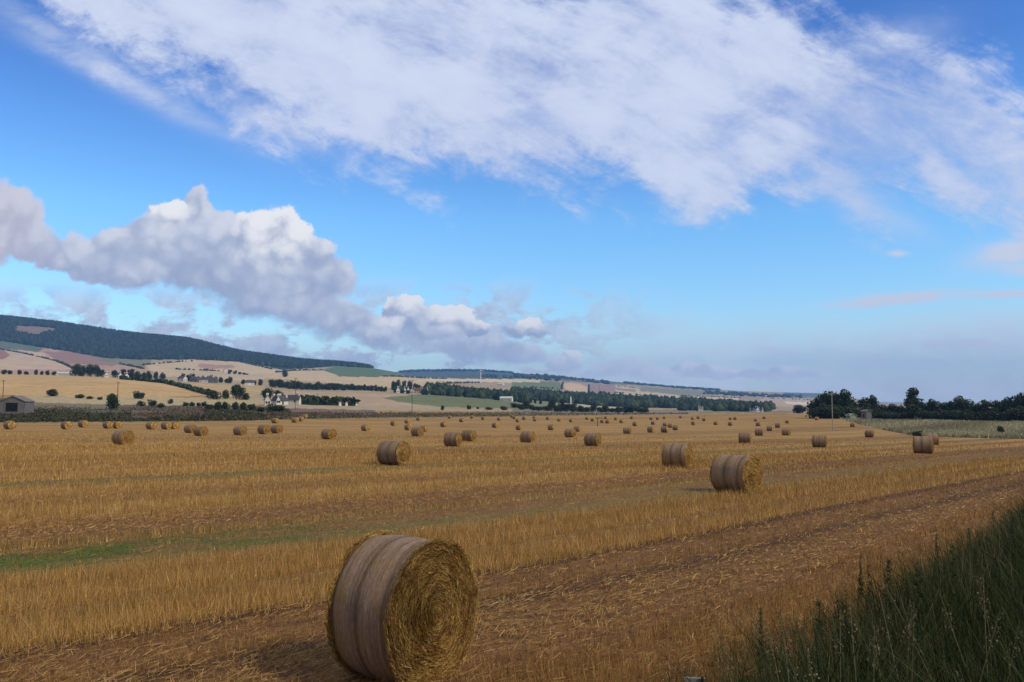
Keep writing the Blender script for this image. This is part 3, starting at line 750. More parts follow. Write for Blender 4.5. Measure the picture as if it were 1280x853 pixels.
# trees along the crest above the big stubble slope
CR = 'trees along the crest above the big stubble slope'
for px, top, w in [(4, 463, 9), (12, 464, 8), (24, 463, 7), (32, 465, 8), (45, 462, 6), (52, 464, 6), (59, 463, 7), (67, 464, 8)]:
    plant('tree', 'little bushy tree on the far left crest above the stubble slope', 'tree', px, 470, top, w, 'bush', CR, d=830)
for px, top, w, lab in [(95, 456, 13, 'left dark tree of the bold clump on the crest'), (103, 458, 12, None), (112, 454, 13, 'highest dark tree of the bold clump on the crest'), (121, 456, 12, None), (128, 462, 8, None), (143, 461, 9, None),
                        (154, 461, 11, None), (163, 459.5, 12, 'dark tree topping the second clump on the crest'), (172, 463, 10, None), (180, 464, 8, None), (186, 462, 8, None)]:
    plant('tree', lab or 'dark tree in the clumps on the crest left of the village', 'tree', px, 472 + max(0, (px - 130) * .04), top, w, 'round', CR, d=840)
VT = 'trees round the far hillside village'
for px in (195, 203, 229, 236, 241, 252, 262, 268, 276, 283, 288, 305, 318, 326):
    plant('tree', 'small grey green tree among the hillside village', 'tree', px, 478 + rng.uniform(-2, 1), 469 + rng.uniform(-3, 2), 8, 'bush', VT, d=1030)
for px, top in ((287, 461), (293, 463), (300, 464), (305, 465), (309, 466)):
    plant('tree', 'small dark tree beside the white hillside farmhouse', 'tree', px, 468, top, 6, 'bush', 'trees beside the hillside farmhouse', d=1700)
BE = 'trees of the belt under the wheat slope'
for i, px in enumerate(np.arange(340, 448, 5.2)):
    plant('tree', 'dark tree in the long belt under the wheat slope', 'tree', px, 488 + (px - 340) * .025, 477.5 + (px - 340) * .045 + rng.uniform(-1.8, 1.8), 10.5, 'round', BE, d=1000 + rng.uniform(-20, 20))
for i, px in enumerate(np.arange(448, 482, 4.2)):
    plant('tree', 'small tree in the thin line running right from the belt', 'tree', px, 491, 483 + rng.uniform(-.6, 1.2), 6.5, 'round', 'thin line of trees right of the belt', d=1010)
for px, top in ((492, 480), (498, 479), (505, 479.5), (512, 480), (519, 481), (524, 483), (495, 487), (503, 489), (510, 489), (528, 487), (533, 487)):
    plant('tree', 'dark tree around the pale village in the middle distance', 'tree', px, 494, top, 8, 'round', 'trees around the middle village', d=1060 + (40 if top < 485 else -60))
ML = 'trees of the hedge line across the middle distance'
for px, top, w in [(643, 509, 9), (651, 508, 8), (658, 504.5, 9), (666, 508.5, 9), (674, 509, 9), (682, 508, 8), (690, 499.5, 9), (697, 506, 9), (702, 499, 8), (709, 505, 10), (717, 503.5, 10), (726, 507, 9), (733, 508, 8),
                   (742, 505.5, 8), (750, 508.5, 8), (757, 506, 9), (766, 509, 8), (774, 508, 9), (782, 506.5, 10), (790, 506, 10), (798, 507, 9), (806, 508, 9)]:
    plant('tree', 'tall dark tree rising from the middle distance hedge' if top < 500 else 'dark tree in the hedge line across the middle distance', 'tree', px, 515.5, top, w * 1.45, 'round', ML, d=640 + rng.uniform(-25, 25))
for px in (650, 657, 663, 669, 676):
    plant('tree', 'small dark tree in the thin row above the green pasture', 'tree', px, 505, 497.5 + rng.uniform(0, 1.5), 4.5, 'round', 'thin row of trees above the pasture', d=1050)

# ------------------------------------------------------------------ woods that read as one mass
def cones(px0, px1, d0, d1, n, h0, h1_, w, accept=None, tint=1.0, round_=False):
    px = rng.uniform(px0, px1, n); d = d0 + (d1 - d0) * rng.uniform(0, 1, n)
    x = (px - 640) / F * d; y = d; z = H(x, y)
    if accept is not None:
        qx, qy = project(x, y, z); k_ = accept(qx, qy); x, y, z = x[k_], y[k_], z[k_]
    n = len(x); hh = rng.uniform(h0, h1_, n); ww = w * rng.uniform(.7, 1.3, n)
    S = 6
    prof = [(0.0, .75), (.35, 1.0), (.72, .70), (1.0, .06)] if round_ else [(0.0, .9), (.3, 1.0), (.65, .55), (1.0, .04)]
    t = np.arange(S) / S * 2 * np.pi
    rings = []
    for zz, rr in prof:
        jit = rng.uniform(.6, 1.4, (n, S))
        rings.append(np.stack([x[:, None] + np.cos(t) * rr * ww[:, None] * jit, y[:, None] + np.sin(t) * rr * ww[:, None] * jit, z[:, None] + zz * hh[:, None] * rng.uniform(.93, 1.07, (n, S))], 2))
    v = np.stack(rings, 1).reshape(-1, 3)
    fs = []
    for k_ in range(len(prof) - 1):
        for s_ in range(S):
            fs.append([k_ * S + s_, k_ * S + (s_ + 1) % S, (k_ + 1) * S + (s_ + 1) % S, (k_ + 1) * S + s_])
    f = (np.arange(n)[:, None, None] * (S * len(prof)) + np.array(fs)[None]).reshape(-1, 4)
    c = np.repeat(GREEN[rng.integers(0, 5, n)] * tint * rng.uniform(.6, 1.35, (n, 1)), S * len(prof), 0)
    return v, f, c
def merge(parts):
    vs, fs, cs, o = [], [], [], 0
    for v, f, c in parts:
        vs.append(v); fs.append(f + o); cs.append(c); o += len(v)
    return np.concatenate(vs), np.concatenate(fs), np.concatenate(cs)
acc = lambda a, b_: inside(a, b_, FOREST) & ~inside(a, b_, CLEAR)
v, f, c = cones(-120, 480, 2500, 3750, 26000, 7, 16, 5.5, acc, .75)
tag(link('forest', np_mesh('forest', v, f, c, [M_forest])), 'dark blue conifer forest covering the long hill on the left', 'forest', kind='stuff')
parts = []
gap = lambda a_, b_: (np.sin(a_ * .23 + b_ * 1.3) + np.sin(a_ * .071 - b_ * .9 + 2) + .8 * np.sin(a_ * .6 + b_ * .4)) > -.75
for hh0, hh1, ww, m3 in ((4, 9, 3.4, 1.5), (8, 14, 4.6, .7)):
    parts += [cones(534, 660, 1020, 1330, int(800 * m3), hh0, hh1, ww, gap, .9, True), cones(640, 745, 1300, 1750, int(700 * m3), hh0, hh1, ww, gap, .9, True),
              cones(735, 870, 1250, 2000, int(1000 * m3), hh0, hh1, ww * 1.1, gap, .9, True), cones(850, 965, 1050, 2050, int(900 * m3), hh0, hh1, ww * 1.1, gap, .9, True)]
tag(link('wood', np_mesh('wood', *merge(parts), [M_forest])), 'dark wood running along the valley floor in the middle distance', 'wood', kind='stuff')
parts = [cones(600, 700, 3600, 4200, 60, 9, 14, 8, None, 1, True), cones(880, 1000, 3600, 4600, 120, 8, 12, 10, None, 1, True), cones(640, 760, 4300, 5200, 120, 8, 12, 12, None, 1, True), cones(780, 900, 5000, 6000, 200, 8, 13, 12, None, 1, True),
         cones(500, 640, 5600, 6600, 350, 8, 14, 14, None, 1, True)]
for (pa, pb) in [((0, 437), (70, 452)), ((70, 452), (92, 462)), ((150, 455), (180, 462)), ((178, 457), (240, 452)), ((300, 453), (340, 462)), ((215, 462), (330, 467)), ((345, 466), (405, 463)), ((480, 471), (560, 474)), ((655, 484), (703, 487)), ((704, 478), (702, 487)),
                 ((736, 481), (736, 491)), ((769, 491), (850, 499)), ((769, 483), (800, 486)), ((850, 495), (925, 498)), ((950, 498), (1010, 500)), ((545, 480), (600, 479))]:
    ga, gb = ground(*pa), ground(*pb)
    n_ = int(max(12, math.hypot(ga[0] - gb[0], ga[1] - gb[1]) / 7)); t_l = np.sort(rng.uniform(0, 1, n_)); t_l = t_l[rng.uniform(0, 1, n_) > .25]
    gd = ga[1] + (gb[1] - ga[1]) * t_l; gp = pa[0] + (pb[0] - pa[0]) * t_l
    for d_l, p_l in zip(gd, gp):
        parts.append(cones(p_l - .2, p_l + .2, d_l - 2, d_l + 2, 1, 2, 6, 3.0, None, 1, True))
tag(link('hilltop_wood', np_mesh('hilltop_wood', *merge(parts), [M_forest])), 'scattered hedges and woods on the far low hills', 'wood', kind='stuff')
# hedge lines as real low hedges
def hedge(name, pts, h, w, label, n=60):
    P = [ground(*p) for p in pts]
    parts_c, parts_n = [], []
    for (a, b_) in zip(P[:-1], P[1:]):
        t = rng.uniform(0, 1, n * 4)
        x = a[0] + (b_[0] - a[0]) * t; y = a[1] + (b_[1] - a[1]) * t
        x += rng.normal(0, w, len(t)); y += rng.normal(0, w, len(t))
        z = H(x, y) + rng.uniform(0, 1, len(t)) ** .8 * h * (1 + .4 * np.sin(t * 23))
        parts_c.append(np.stack([x, y, z], 1))
    cen = np.concatenate(parts_c)
    v, f, c = leaf_quads(cen, rand_dirs(len(cen)), rng.uniform(.5, 1.2, len(cen)) * h * .55, GREEN[rng.integers(0, 5, len(cen))] * 1.2)
    return tag(link(name, np_mesh(name, v, f, c, [M_leaf])), label, 'hedge')
hedge('hedge', [(150, 474.5), (205, 479.5), (236, 487), (264, 495)], 2.6, .8, 'dark field hedge slanting down the pale stubble slope', 150)
hedge('hedge', [(382, 506), (402, 506.5), (424, 507), (444, 507.5)], 3.5, 1.2, 'green garden hedge right of the white houses', 90)

# ------------------------------------------------------------------ scrub and rough grass at the edges of the field
def blades(x, y, z, h, w, lean, cols_, bend=.35, segs=2):
    """upright tapering blades, each a bent strip"""
    n = len(x)
    t = rng.uniform(0, 2 * np.pi, n); lt = rng.uniform(0, 2 * np.pi, n)
    ax, ay = np.cos(t) * w / 2, np.sin(t) * w / 2
    lx_, ly_ = np.cos(lt) * lean * h, np.sin(lt) * lean * h
    rows = []
    for s_ in range(segs + 1):
        k_ = s_ / segs; wk = 1.0 - .85 * k_ ** 1.5
        ox, oy = lx_ * k_ ** (1 + bend * 2), ly_ * k_ ** (1 + bend * 2)
        zz = z + h * k_ * (1 - .25 * lean * k_)
        rows.append(np.stack([np.stack([x + ox - ax * wk, y + oy - ay * wk, zz], 1), np.stack([x + ox + ax * wk, y + oy + ay * wk, zz], 1)], 1))
    v = np.stack(rows, 1).reshape(-1, 3)
    st = (segs + 1) * 2
    fs = np.array([[2 * s_, 2 * s_ + 1, 2 * s_ + 3, 2 * s_ + 2] for s_ in range(segs)])
    f = (np.arange(n)[:, None, None] * st + fs[None]).reshape(-1, 4)
    return v, f, np.repeat(cols_, st, 0)
def in_poly(poly, n, dmax=560, dmin=60):
    xs = [p[0] for p in poly]; out = []
    px = rng.uniform(min(xs), max(xs), n); d = 1 / rng.uniform(1 / dmax, 1 / dmin, n)
    x = (px - 640) / F * d; z = H(x, d)
    qx, qy = project(x, d, z)
    k_ = inside(qx, qy, poly)
    return x[k_], d[k_], z[k_]
def pick(pal, n): 
    pal = np.array(pal); return pal[rng.integers(0, len(pal), n)] * rng.uniform(.75, 1.25, (n, 1))
ROUGH = [(1046, 523), (1130, 522), (1300, 525), (1300, 549), (1215, 547.5), (1150, 546), (1110, 539), (1075, 531)]
x, y, z = in_poly(ROUGH, 90000, 340, 110)
v, f, c = blades(x, y, z, rng.uniform(.25, .75, len(x)) * (1 + .5 * np.sin(x * .21 + y * .1) * np.sin(y * .17)), rng.uniform(.10, .3, len(x)), .5, pick([(.34, .31, .20), (.28, .26, .16), (.20, .20, .10), (.38, .34, .23), (.24, .22, .13)], len(x)) * (1 + .22 * np.sin(x * .16 - y * .12) + .15 * np.sin(x * .05 + y * .31))[:, None])
tag(link('rough_grass', np_mesh('rough_grass', v, f, c, [M_blade])), 'pale rough grass between the stubble and the dark wood on the right', 'grass', kind='stuff')
SCR = [(-60, 506), (120, 508), (340, 510), (365, 513), (365, 524), (300, 526), (185, 526.8), (0, 528), (-60, 529)]
x, y, z = in_poly(SCR, 60000, 420, 150)
qx, qy = project(x, y, z)
pat = np.sin(x * .11 + y * .05) + np.sin(x * .037 - y * .08) + rng.normal(0, .6, len(x))
green = ((qx < 165) & (qy > 514)) | (qy > 523.5) | ((qx > 255) & (qy > 512))
k_ = np.where(green, pat > -1.2, pat > .1)
x, y, z, green, pat = x[k_], y[k_], z[k_], green[k_], pat[k_]
cen = np.stack([x, y, z + rng.uniform(0, 1, len(x)) ** 1.8 * np.where(green, .55 + .6 * np.sin(x * .21) * np.sin(y * .13), .4)], 1)
cg = pick([(.040, .050, .022), (.060, .064, .03), (.10, .088, .05), (.05, .048, .028)], len(x)); cb = pick([(.13, .10, .065), (.10, .072, .055), (.16, .13, .075), (.08, .075, .04)], len(x))
v, f, c = leaf_quads(cen, rand_dirs(len(x)), rng.uniform(.12, .42, len(x)), np.where(green[:, None], cg, cb))
s1 = (v, f, c)
SC2 = [(330, 516), (470, 516.5), (640, 515.5), (860, 515), (860, 518), (640, 520.5), (500, 521.8), (330, 524.5)]
x, y, z = in_poly(SC2, 60000, 560, 200)
cen = np.stack([x, y, z + rng.uniform(0, 1, len(x)) ** 2 * .7], 1)
v, f, c = leaf_quads(cen, rand_dirs(len(x)), rng.uniform(.15, .5, len(x)), pick([(.10, .09, .045), (.16, .13, .07), (.07, .08, .035), (.13, .09, .07)], len(x)))
tag(link('scrub', np_mesh('scrub', *merge([s1, (v, f, c)]), [M_leaf])), 'dark weedy scrub along the far edge of the stubble', 'scrub', kind='stuff')

# ------------------------------------------------------------------ buildings
def house(name, label, px, base, w_px, hw, hr, length, rz, wall, roof, cat='house', group=None, gable_win=True, chim=True, door=True, d=None):
    """gabled house; the gable end (width w_px) faces local -Y"""
    if d is None: x, y, z = ground(px, base)
    else:
        x, y = ray(px, base)[0] * d, d; z = h1(x, y)
    e = empty(name, (x, y, z - .3), rz, label, cat, group)
    w = w_px / F * y / 2
    MB().gable(-w, w, -length / 2, length / 2, 0, hw + .3, hr + .3).build('wall', wall, e)
    r_ = MB().roof(-w, w, -length / 2, length / 2, hw + .3, hr + .3).build('roof', roof, e)
    if chim:
        for s_ in (-1, 1):
            MB().box(-.45, .45, s_ * (length / 2 - .6) - .4, s_ * (length / 2 - .6) + .4, hr - .6, hr + 1.3).build('chimney', wall, r_)
    for k_ in (-1, 1):
        for m2 in ((-.6, .6) if length > 9 else (0,)):
            yy_ = m2 * length / 2
            MB().box(k_ * w - .05, k_ * w + .05, yy_ - .55, yy_ + .55, 1.4, 2.6).build('window', M_glass, e)
    if gable_win:
        for xx in (-w * .45, w * .45):
            MB().box(xx - .45, xx + .45, -length / 2 - .05, -length / 2 + .05, 1.3, 2.5).build('window', M_glass, e)
    if door:
        MB().box(w - .06, w + .06, -.5, .5, .3, 2.4).build('door', M_dark, e)
    return e
GH = 'white houses left of the middle'
house('house', 'white house with a broad gable at the left end of the row', 334, 507, 7, 3.0, 5.5, 9, R(20), M_white, M_slate, group=GH)
house('house', 'low white house beside the broad gable', 345, 506, 5, 2.6, 5.0, 8, R(35), M_white, M_slate, group=GH)
house('house', 'small white cottage partly behind the dark broad bush', 352, 506, 4.5, 2.5, 4.6, 8, R(-30), M_white, M_slate, group=GH)
house('house', 'long white house with a dark slate roof in the row', 362, 505.5, 5.5, 2.8, 5.2, 13, R(78), M_white, M_slate, group=GH, gable_win=False)
house('house', 'tall bright white gabled house right in the row', 372, 505.5, 5, 3.6, 6.3, 9, R(8), M_white, M_slate, group=GH)
house('house', 'bright white gabled house at the right end of the row', 384, 505.5, 5.5, 3.2, 5.8, 9, R(25), M_white, M_slate, group=GH)
for px, lab in ((424, 'small white outbuilding at the left by the garden hedge'), (432, 'small white outbuilding in the gap of the garden hedge'), (444, 'low white outbuilding at the right end of the garden hedge')):
    house('shed', lab, px, 507.5, 3.2, 1.9, 2.8, 4, R(30), M_white, M_tin, 'shed', 'small white outbuildings', False, False, False)
house('farmhouse', 'small white farmhouse high on the wheat slope', 281.5, 465.5, 4, 4.5, 7.5, 10, R(30), M_white, M_slate)
for px, w, lab in ((72, 4, 'left white polytunnel shed on the crest'), (82, 8, 'long white shed on the crest')):
    house('shed', lab, px, 470, w, 2.2, 3.5, 30, R(82 if w > 5 else 20), M_shed, M_shed, 'shed', 'pale farm sheds on the crest', False, False, False, d=860)
for px, lab in ((132, 'white house peeping between the clumps on the crest'), (149, 'small white house right of the bold clump on the crest'), (157, 'white house before the second clump on the crest')):
    house('house', lab, px, 474, 5, 3, 5.5, 9, R(40), M_white, M_slate, group='white houses on the crest', d=825)
for i, (px, w) in enumerate(((228, 6), (244, 7), (256, 8), (266, 6), (312, 6))):
    house('house', ['grey house at the left of the hillside village', 'low grey house in the middle of the hillside village', 'wide grey roofed house in the hillside village', 'grey house at the right of the hillside village', 'grey house alone right of the hillside village'][i],
          px, 478, w, 3.5, 6.5, 11, R(60 + 13 * i), M_stone if i % 2 else M_white, M_slate, group='houses of the hillside village', d=980)
for i, (px, b_) in enumerate(((497, 490), (502, 486.5), (508, 488), (515.5, 487.5), (522, 489), (531, 488))):
    house('house', ['white house at the left end of the middle village', 'white house up behind the middle village', 'white house at the heart of the middle village', 'tall white gable of the middle village', 'white house right in the middle village', 'cream house at the right edge of the middle village'][i],
          px, b_ + 5, 4.5, 4, 7.5, 10, R([15, 60, 35, 5, 70, 50][i]), M_white, M_slate if i != 4 else M_tile, group='houses of the middle village', d=1000 + 8 * i)
for i, (px, b_, d_) in enumerate(((586, 482, 2300), (598, 482, 2320), (626, 484, 2250), (633, 497, 1000))):
    house('barn', ['pale farm building left of the wind turbine', 'pale farm building at the foot of the wind turbine', 'long pale farm building right of the wind turbine', 'pale house at the lower edge of the dark valley wood'][i], px, b_, [5, 4, 8, 5][i], 4, 6, 16, R(70), M_shed, M_shed, 'farm building', None, False, False, False, d=d_)
for i, (px, d_) in enumerate(((876, 1040), (940, 1030), (946, 1020), (951, 1035))):
    house('house', ['pale roofed house in the dark valley wood', 'low white house at the right end of the valley wood', 'white gabled house at the right end of the valley wood', 'small white house beyond the white gable right of the valley wood'][i], px, 516, [7, 3.5, 4, 3][i], [3.5, 2.4, 3.6, 2.5][i], [5.5, 4.2, 6.2, 4.6][i], 6, R([80, 60, 10, 40][i]), M_white, M_tin if i == 0 else M_slate, group='houses by the valley wood', d=d_)
house('shed', 'pale green white shed glimpsed between the right-hand trees', 1064, 520.5, 8, 1.7, 2.3, 3.5, R(8), M_pale, M_pale, 'shed', None, False, False, False, d=322)
house('shed', 'small grey shed against the right-hand trees', 1083, 522, 7, 3.4, 3.9, 4, R(5), M_stone, M_tin, 'shed', None, False, False, False, d=322)
# old stone barn at the far left
bx_, by_, bz_ = ground(20, 518, 150)
e = empty('barn', (bx_, by_, bz_ - .3), R(6), 'grey stone barn with a dark doorway at the far left of the field edge', 'barn')
MB().gable(-3.4, 3.8, -2.8, 3, 0, 4.2, 5.8).build('wall', M_stone, e)
MB().roof(-3.4, 3.8, -2.8, 3, 4.2, 5.8, .15, .25).build('roof', M_tin, e)
MB().box(-1.7, 1.7, -2.86, -2.7, 1.2, 3.8).build('doorway', M_dark, e)
MB().box(-2.1, 2.1, -2.90, -2.7, 3.8, 4.1).build('lintel', M_stone, e)
e = empty('shed', (bx_ - 7.6, by_ + .6, bz_ - .3), R(6), 'low dark roofed byre joined to the left of the stone barn', 'shed')
MB().box(-5, 4, -2.5, 3, 0, 3.2).build('wall', M_stone, e)
MB().poly([(-5.3, -2.9, 3.2), (4.1, -2.9, 3.2), (4.1, 3.2, 5.0), (-5.3, 3.2, 5.0), (-5.3, -2.9, 3.4), (4.1, -2.9, 3.4), (4.1, 3.2, 5.2), (-5.3, 3.2, 5.2)],
          [(0, 1, 2, 3), (4, 5, 6, 7), (0, 1, 5, 4), (1, 2, 6, 5), (2, 3, 7, 6), (3, 0, 4, 7)]).build('roof', M_slate, e)
for xx in (-2.4, 1.8):
    MB().box(xx - .5, xx + .5, -2.56, -2.45, 1.5, 2.6).build('window', M_white, e)

# ------------------------------------------------------------------ poles, turbine, steeple, posts
def pole(label, px, base, top, r, mat, d=None, arm=True, group='wooden poles across the valley', mat2=None):
    if d is None: x, y, z = ground(px, base)
    else:
        x, y = ray(px, base)[0] * d, d; z = h1(x, y)
    hgt = CAMZ + ray(px, top)[1] * y - z
    e = empty('utility_pole', (x, y, z), .2, label, 'pole', group)
    MB().tube((0, 0, -.4), (0, 0, hgt), r, r * .75, 8).build('shaft', mat, e)
    if arm:
        a = MB().box(-.8, .8, -.06, .06, hgt - .55, hgt - .40).build('crossarm', mat, e)
        for s_ in (-.7, 0, .7):
            MB().tube((s_, 0, hgt - .4), (s_, 0, hgt - .22), .045, .03, 6).build('insulator', M_dark, a)
    return e
pole('tall weathered pole in front of the right-hand trees', 1041, 538, 490.5, .12, M_greypole)
pole('pole at the far left edge above the byre', 3, 510, 475, .16, M_pole, d=330)
pole('pole behind the dense rounded tree', 146.5, 510, 477.5, .16, M_pole, d=330)
pole('pole in front of the white houses', 369, 513, 472.5, .13, M_pole)
pole('short pole at the right of the white houses', 397, 505, 492, .13, M_pole, d=560)
pole('thin pole rising left of the middle before the village', 515, 519, 475, .15, M_pole)
pole('thin mast on the pink brown field left of the far wheat', 749, 495, 479.5, .45, M_pole, d=2400, arm=False)
x, y, z = ground(747, 533)
e = empty('fence_post', (x, y, z), 0, 'short dark post with a crosspiece standing in the stubble', 'post')
MB().tube((0, 0, -.3), (0, 0, 2.6), .13, .11, 8).build('post', M_pole, e)
MB().box(-.7, 1.6, -.05, .05, 2.35, 2.55).build('crosspiece', M_pole, e)
xr = ray(601, 474)[0] * 2900; zt = h1(xr, 2900)
e = empty('wind_turbine', (xr, 2900, zt), 0, 'white wind turbine on the far ridge', 'wind turbine')
MB().tube((0, 0, -1), (0, 0, 36), 1.5, .9, 12).build('tower', M_turb, e)
MB().box(-1, 1, -2.2, 3, 35.6, 37.8).build('nacelle', M_turb, e)
for k_ in range(3):
    t = R(100 + 120 * k_)
    MB().tube((0, -2.4, 36.8), (math.cos(t) * 15, -2.4, 36.8 + math.sin(t) * 15), .75, .15, 6).build('blade', M_turb, e)
xr = ray(713.5, 500)[0] * 1240; zt = h1(xr, 1240)
e = empty('steeple', (xr, 1240, zt), .3, 'small white steeple among the dark valley trees', 'steeple')
MB().box(-.8, .8, -.8, .8, -.5, 9).build('tower', M_white, e)
MB().poly([(-.95, -.95, 9), (.95, -.95, 9), (.95, .95, 9), (-.95, .95, 9), (0, 0, 13)], [(0, 1, 4), (1, 2, 4), (2, 3, 4), (3, 0, 4), (3, 2, 1, 0)]).build('spire', M_white, e)

# ------------------------------------------------------------------ straw bales
BR, BL = 0.675, 1.24            # radius, width
m_, q, b = new_mat('net wrap')
o = q.n('ShaderNodeTexCoord').outputs['Object']
ox, oy, oz = q.sep(o)
lines = q.noise(q.xyz(q.add(q.mul(ox, 9.0), q.mul(q.n('ShaderNodeObjectInfo').outputs['Random'], 40.0)), q.mul(oy, .5), q.mul(oz, .5)), 1.6, 6, 0.75)
fine = q.noise(q.xyz(q.mul(ox, 40.0), q.mul(oy, 14), q.mul(oz, 14)), 1.0, 4, 0.7)
blot = q.noise(o, 3.0, 5, 0.65)
c_ = q.ramp(lines, [(.32, (.115, .078, .055)), (.46, (.205, .145, .108)), (.60, (.275, .198, .150)), (.72, (.165, .115, .083))])
c_ = q.mix(q.smooth(blot, .45, .7), c_, (.25, .165, .075))
c_ = q.mix(1.0, c_, q.ramp(fine, [(.3, (.68, .68, .68)), (.7, (1.28, 1.28, 1.28))]), 'MULTIPLY')
orn = q.n('ShaderNodeObjectInfo').outputs['Random']
c_ = q.mix(1.0, c_, q.ramp(orn, [(0.0, (.82, .80, .76)), (.5, (1.0, 1.0, 1.0)), (1.0, (1.16, 1.10, 1.02))]), 'MULTIPLY')
wv_ = q.n('ShaderNodeTexWave', wave_type='BANDS', bands_direction='X'); wv_.inputs['Scale'].default_value = .62; wv_.inputs['Distortion'].default_value = 2.2; wv_.inputs['Detail'].default_value = 3; wv_.inputs['Detail Scale'].default_value = .6
q.put(wv_.inputs['Vector'], q.xyz(q.add(ox, q.mul(orn, 7.0)), q.mul(oy, .35), q.mul(oz, .35)))
c_ = q.mix(1.0, c_, q.ramp(wv_.outputs['Fac'], [(0.0, (.60, .58, .56)), (.10, (.95, .95, .95)), (1.0, (1.06, 1.06, 1.06))]), 'MULTIPLY')
q.put(b.inputs['Base Color'], c_); b.inputs['Roughness'].default_value = .7; b.inputs['Specular IOR Level'].default_value = .15
bp = q.n('ShaderNodeBump'); bp.inputs['Strength'].default_value = .6; bp.inputs['Distance'].default_value = .03
q.put(bp.inputs['Height'], q.add(fine, lines)); q.put(b.inputs['Normal'], bp.outputs[0])
M_net = m_
m_, q, b = new_mat('bale straw')
a = q.n('ShaderNodeAttribute', attribute_name='Col').outputs['Color']
o = q.n('ShaderNodeTexCoord').outputs['Object']
ox, oy, oz = q.sep(o)
oz = q.sub(oz, BR)
rad = q.m('SQRT', q.add(q.mul(oy, oy), q.mul(oz, oz)))
an = q.m('ARCTAN2', oz, oy)
coil = q.noise(q.xyz(q.add(q.mul(rad, 16.0), q.mul(an, .22)), q.mul(an, 1.1), q.mul(ox, 6)), 1.5, 6, .72, .2)
grain = q.noise(o, 38.0, 4, .7)
weath = q.noise(o, 3.6, 4, .6, .4)
a = q.mix(1.0, a, q.ramp(weath, [(.34, (.62, .50, .40)), (.52, (1.0, 1.0, 1.0)), (.68, (1.22, 1.20, 1.10))]), 'MULTIPLY')
c_ = q.mix(1.0, a, q.ramp(coil, [(.30, (.34, .29, .25)), (.48, (.88, .86, .84)), (.66, (1.35, 1.35, 1.25))]), 'MULTIPLY')
c_ = q.mix(1.0, c_, q.ramp(grain, [(.3, (.6, .6, .6)), (.7, (1.35, 1.35, 1.35))]), 'MULTIPLY')
q.put(b.inputs['Base Color'], c_)
bp = q.n('ShaderNodeBump'); bp.inputs['Strength'].default_value = .9; bp.inputs['Distance'].default_value = .04
q.put(bp.inputs['Height'], q.add(coil, grain)); q.put(b.inputs['Normal'], bp.outputs[0])
M_face = m_

STRAW = [(.50, .33, .10), (.40, .235, .065), (.60, .43, .17), (.27, .135, .04), (.46, .28, .08), (.17, .08, .028)]
def wrap_np(seed, S=72, A=18):
    r_ = np.random.default_rng(seed)
    t = np.arange(S) / S * 2 * np.pi
    xs = np.linspace(-1, 1, A)
    shoulder = 1 - .045 * np.abs(xs) ** 6
    ring = .010 * np.convolve(r_.normal(size=A + 4), np.ones(5) / 5, 'valid') * 2
    lob = .012 * np.sin(t * 2 + r_.uniform(0, 6)) + .008 * np.sin(t * 3 + r_.uniform(0, 6)) + .005 * np.sin(t * 7 + r_.uniform(0, 6))
    rr = BR * shoulder[:, None] * (1 + ring[:, None] + lob[None])
    v = np.stack([np.repeat(xs[:, None] * BL / 2, S, 1), rr * np.cos(t), BR + rr * np.sin(t)], 2)
    z = v[..., 2]; flat = .055
    v[..., 2] = np.where(z < flat, flat + (z - flat) * .15, z)      # sits flattened on the ground
    f = [[i * S + j, i * S + (j + 1) % S, (i + 1) * S + (j + 1) % S, (i + 1) * S + j] for i in range(A - 1) for j in range(S)]
    return v, np.array(f), rr
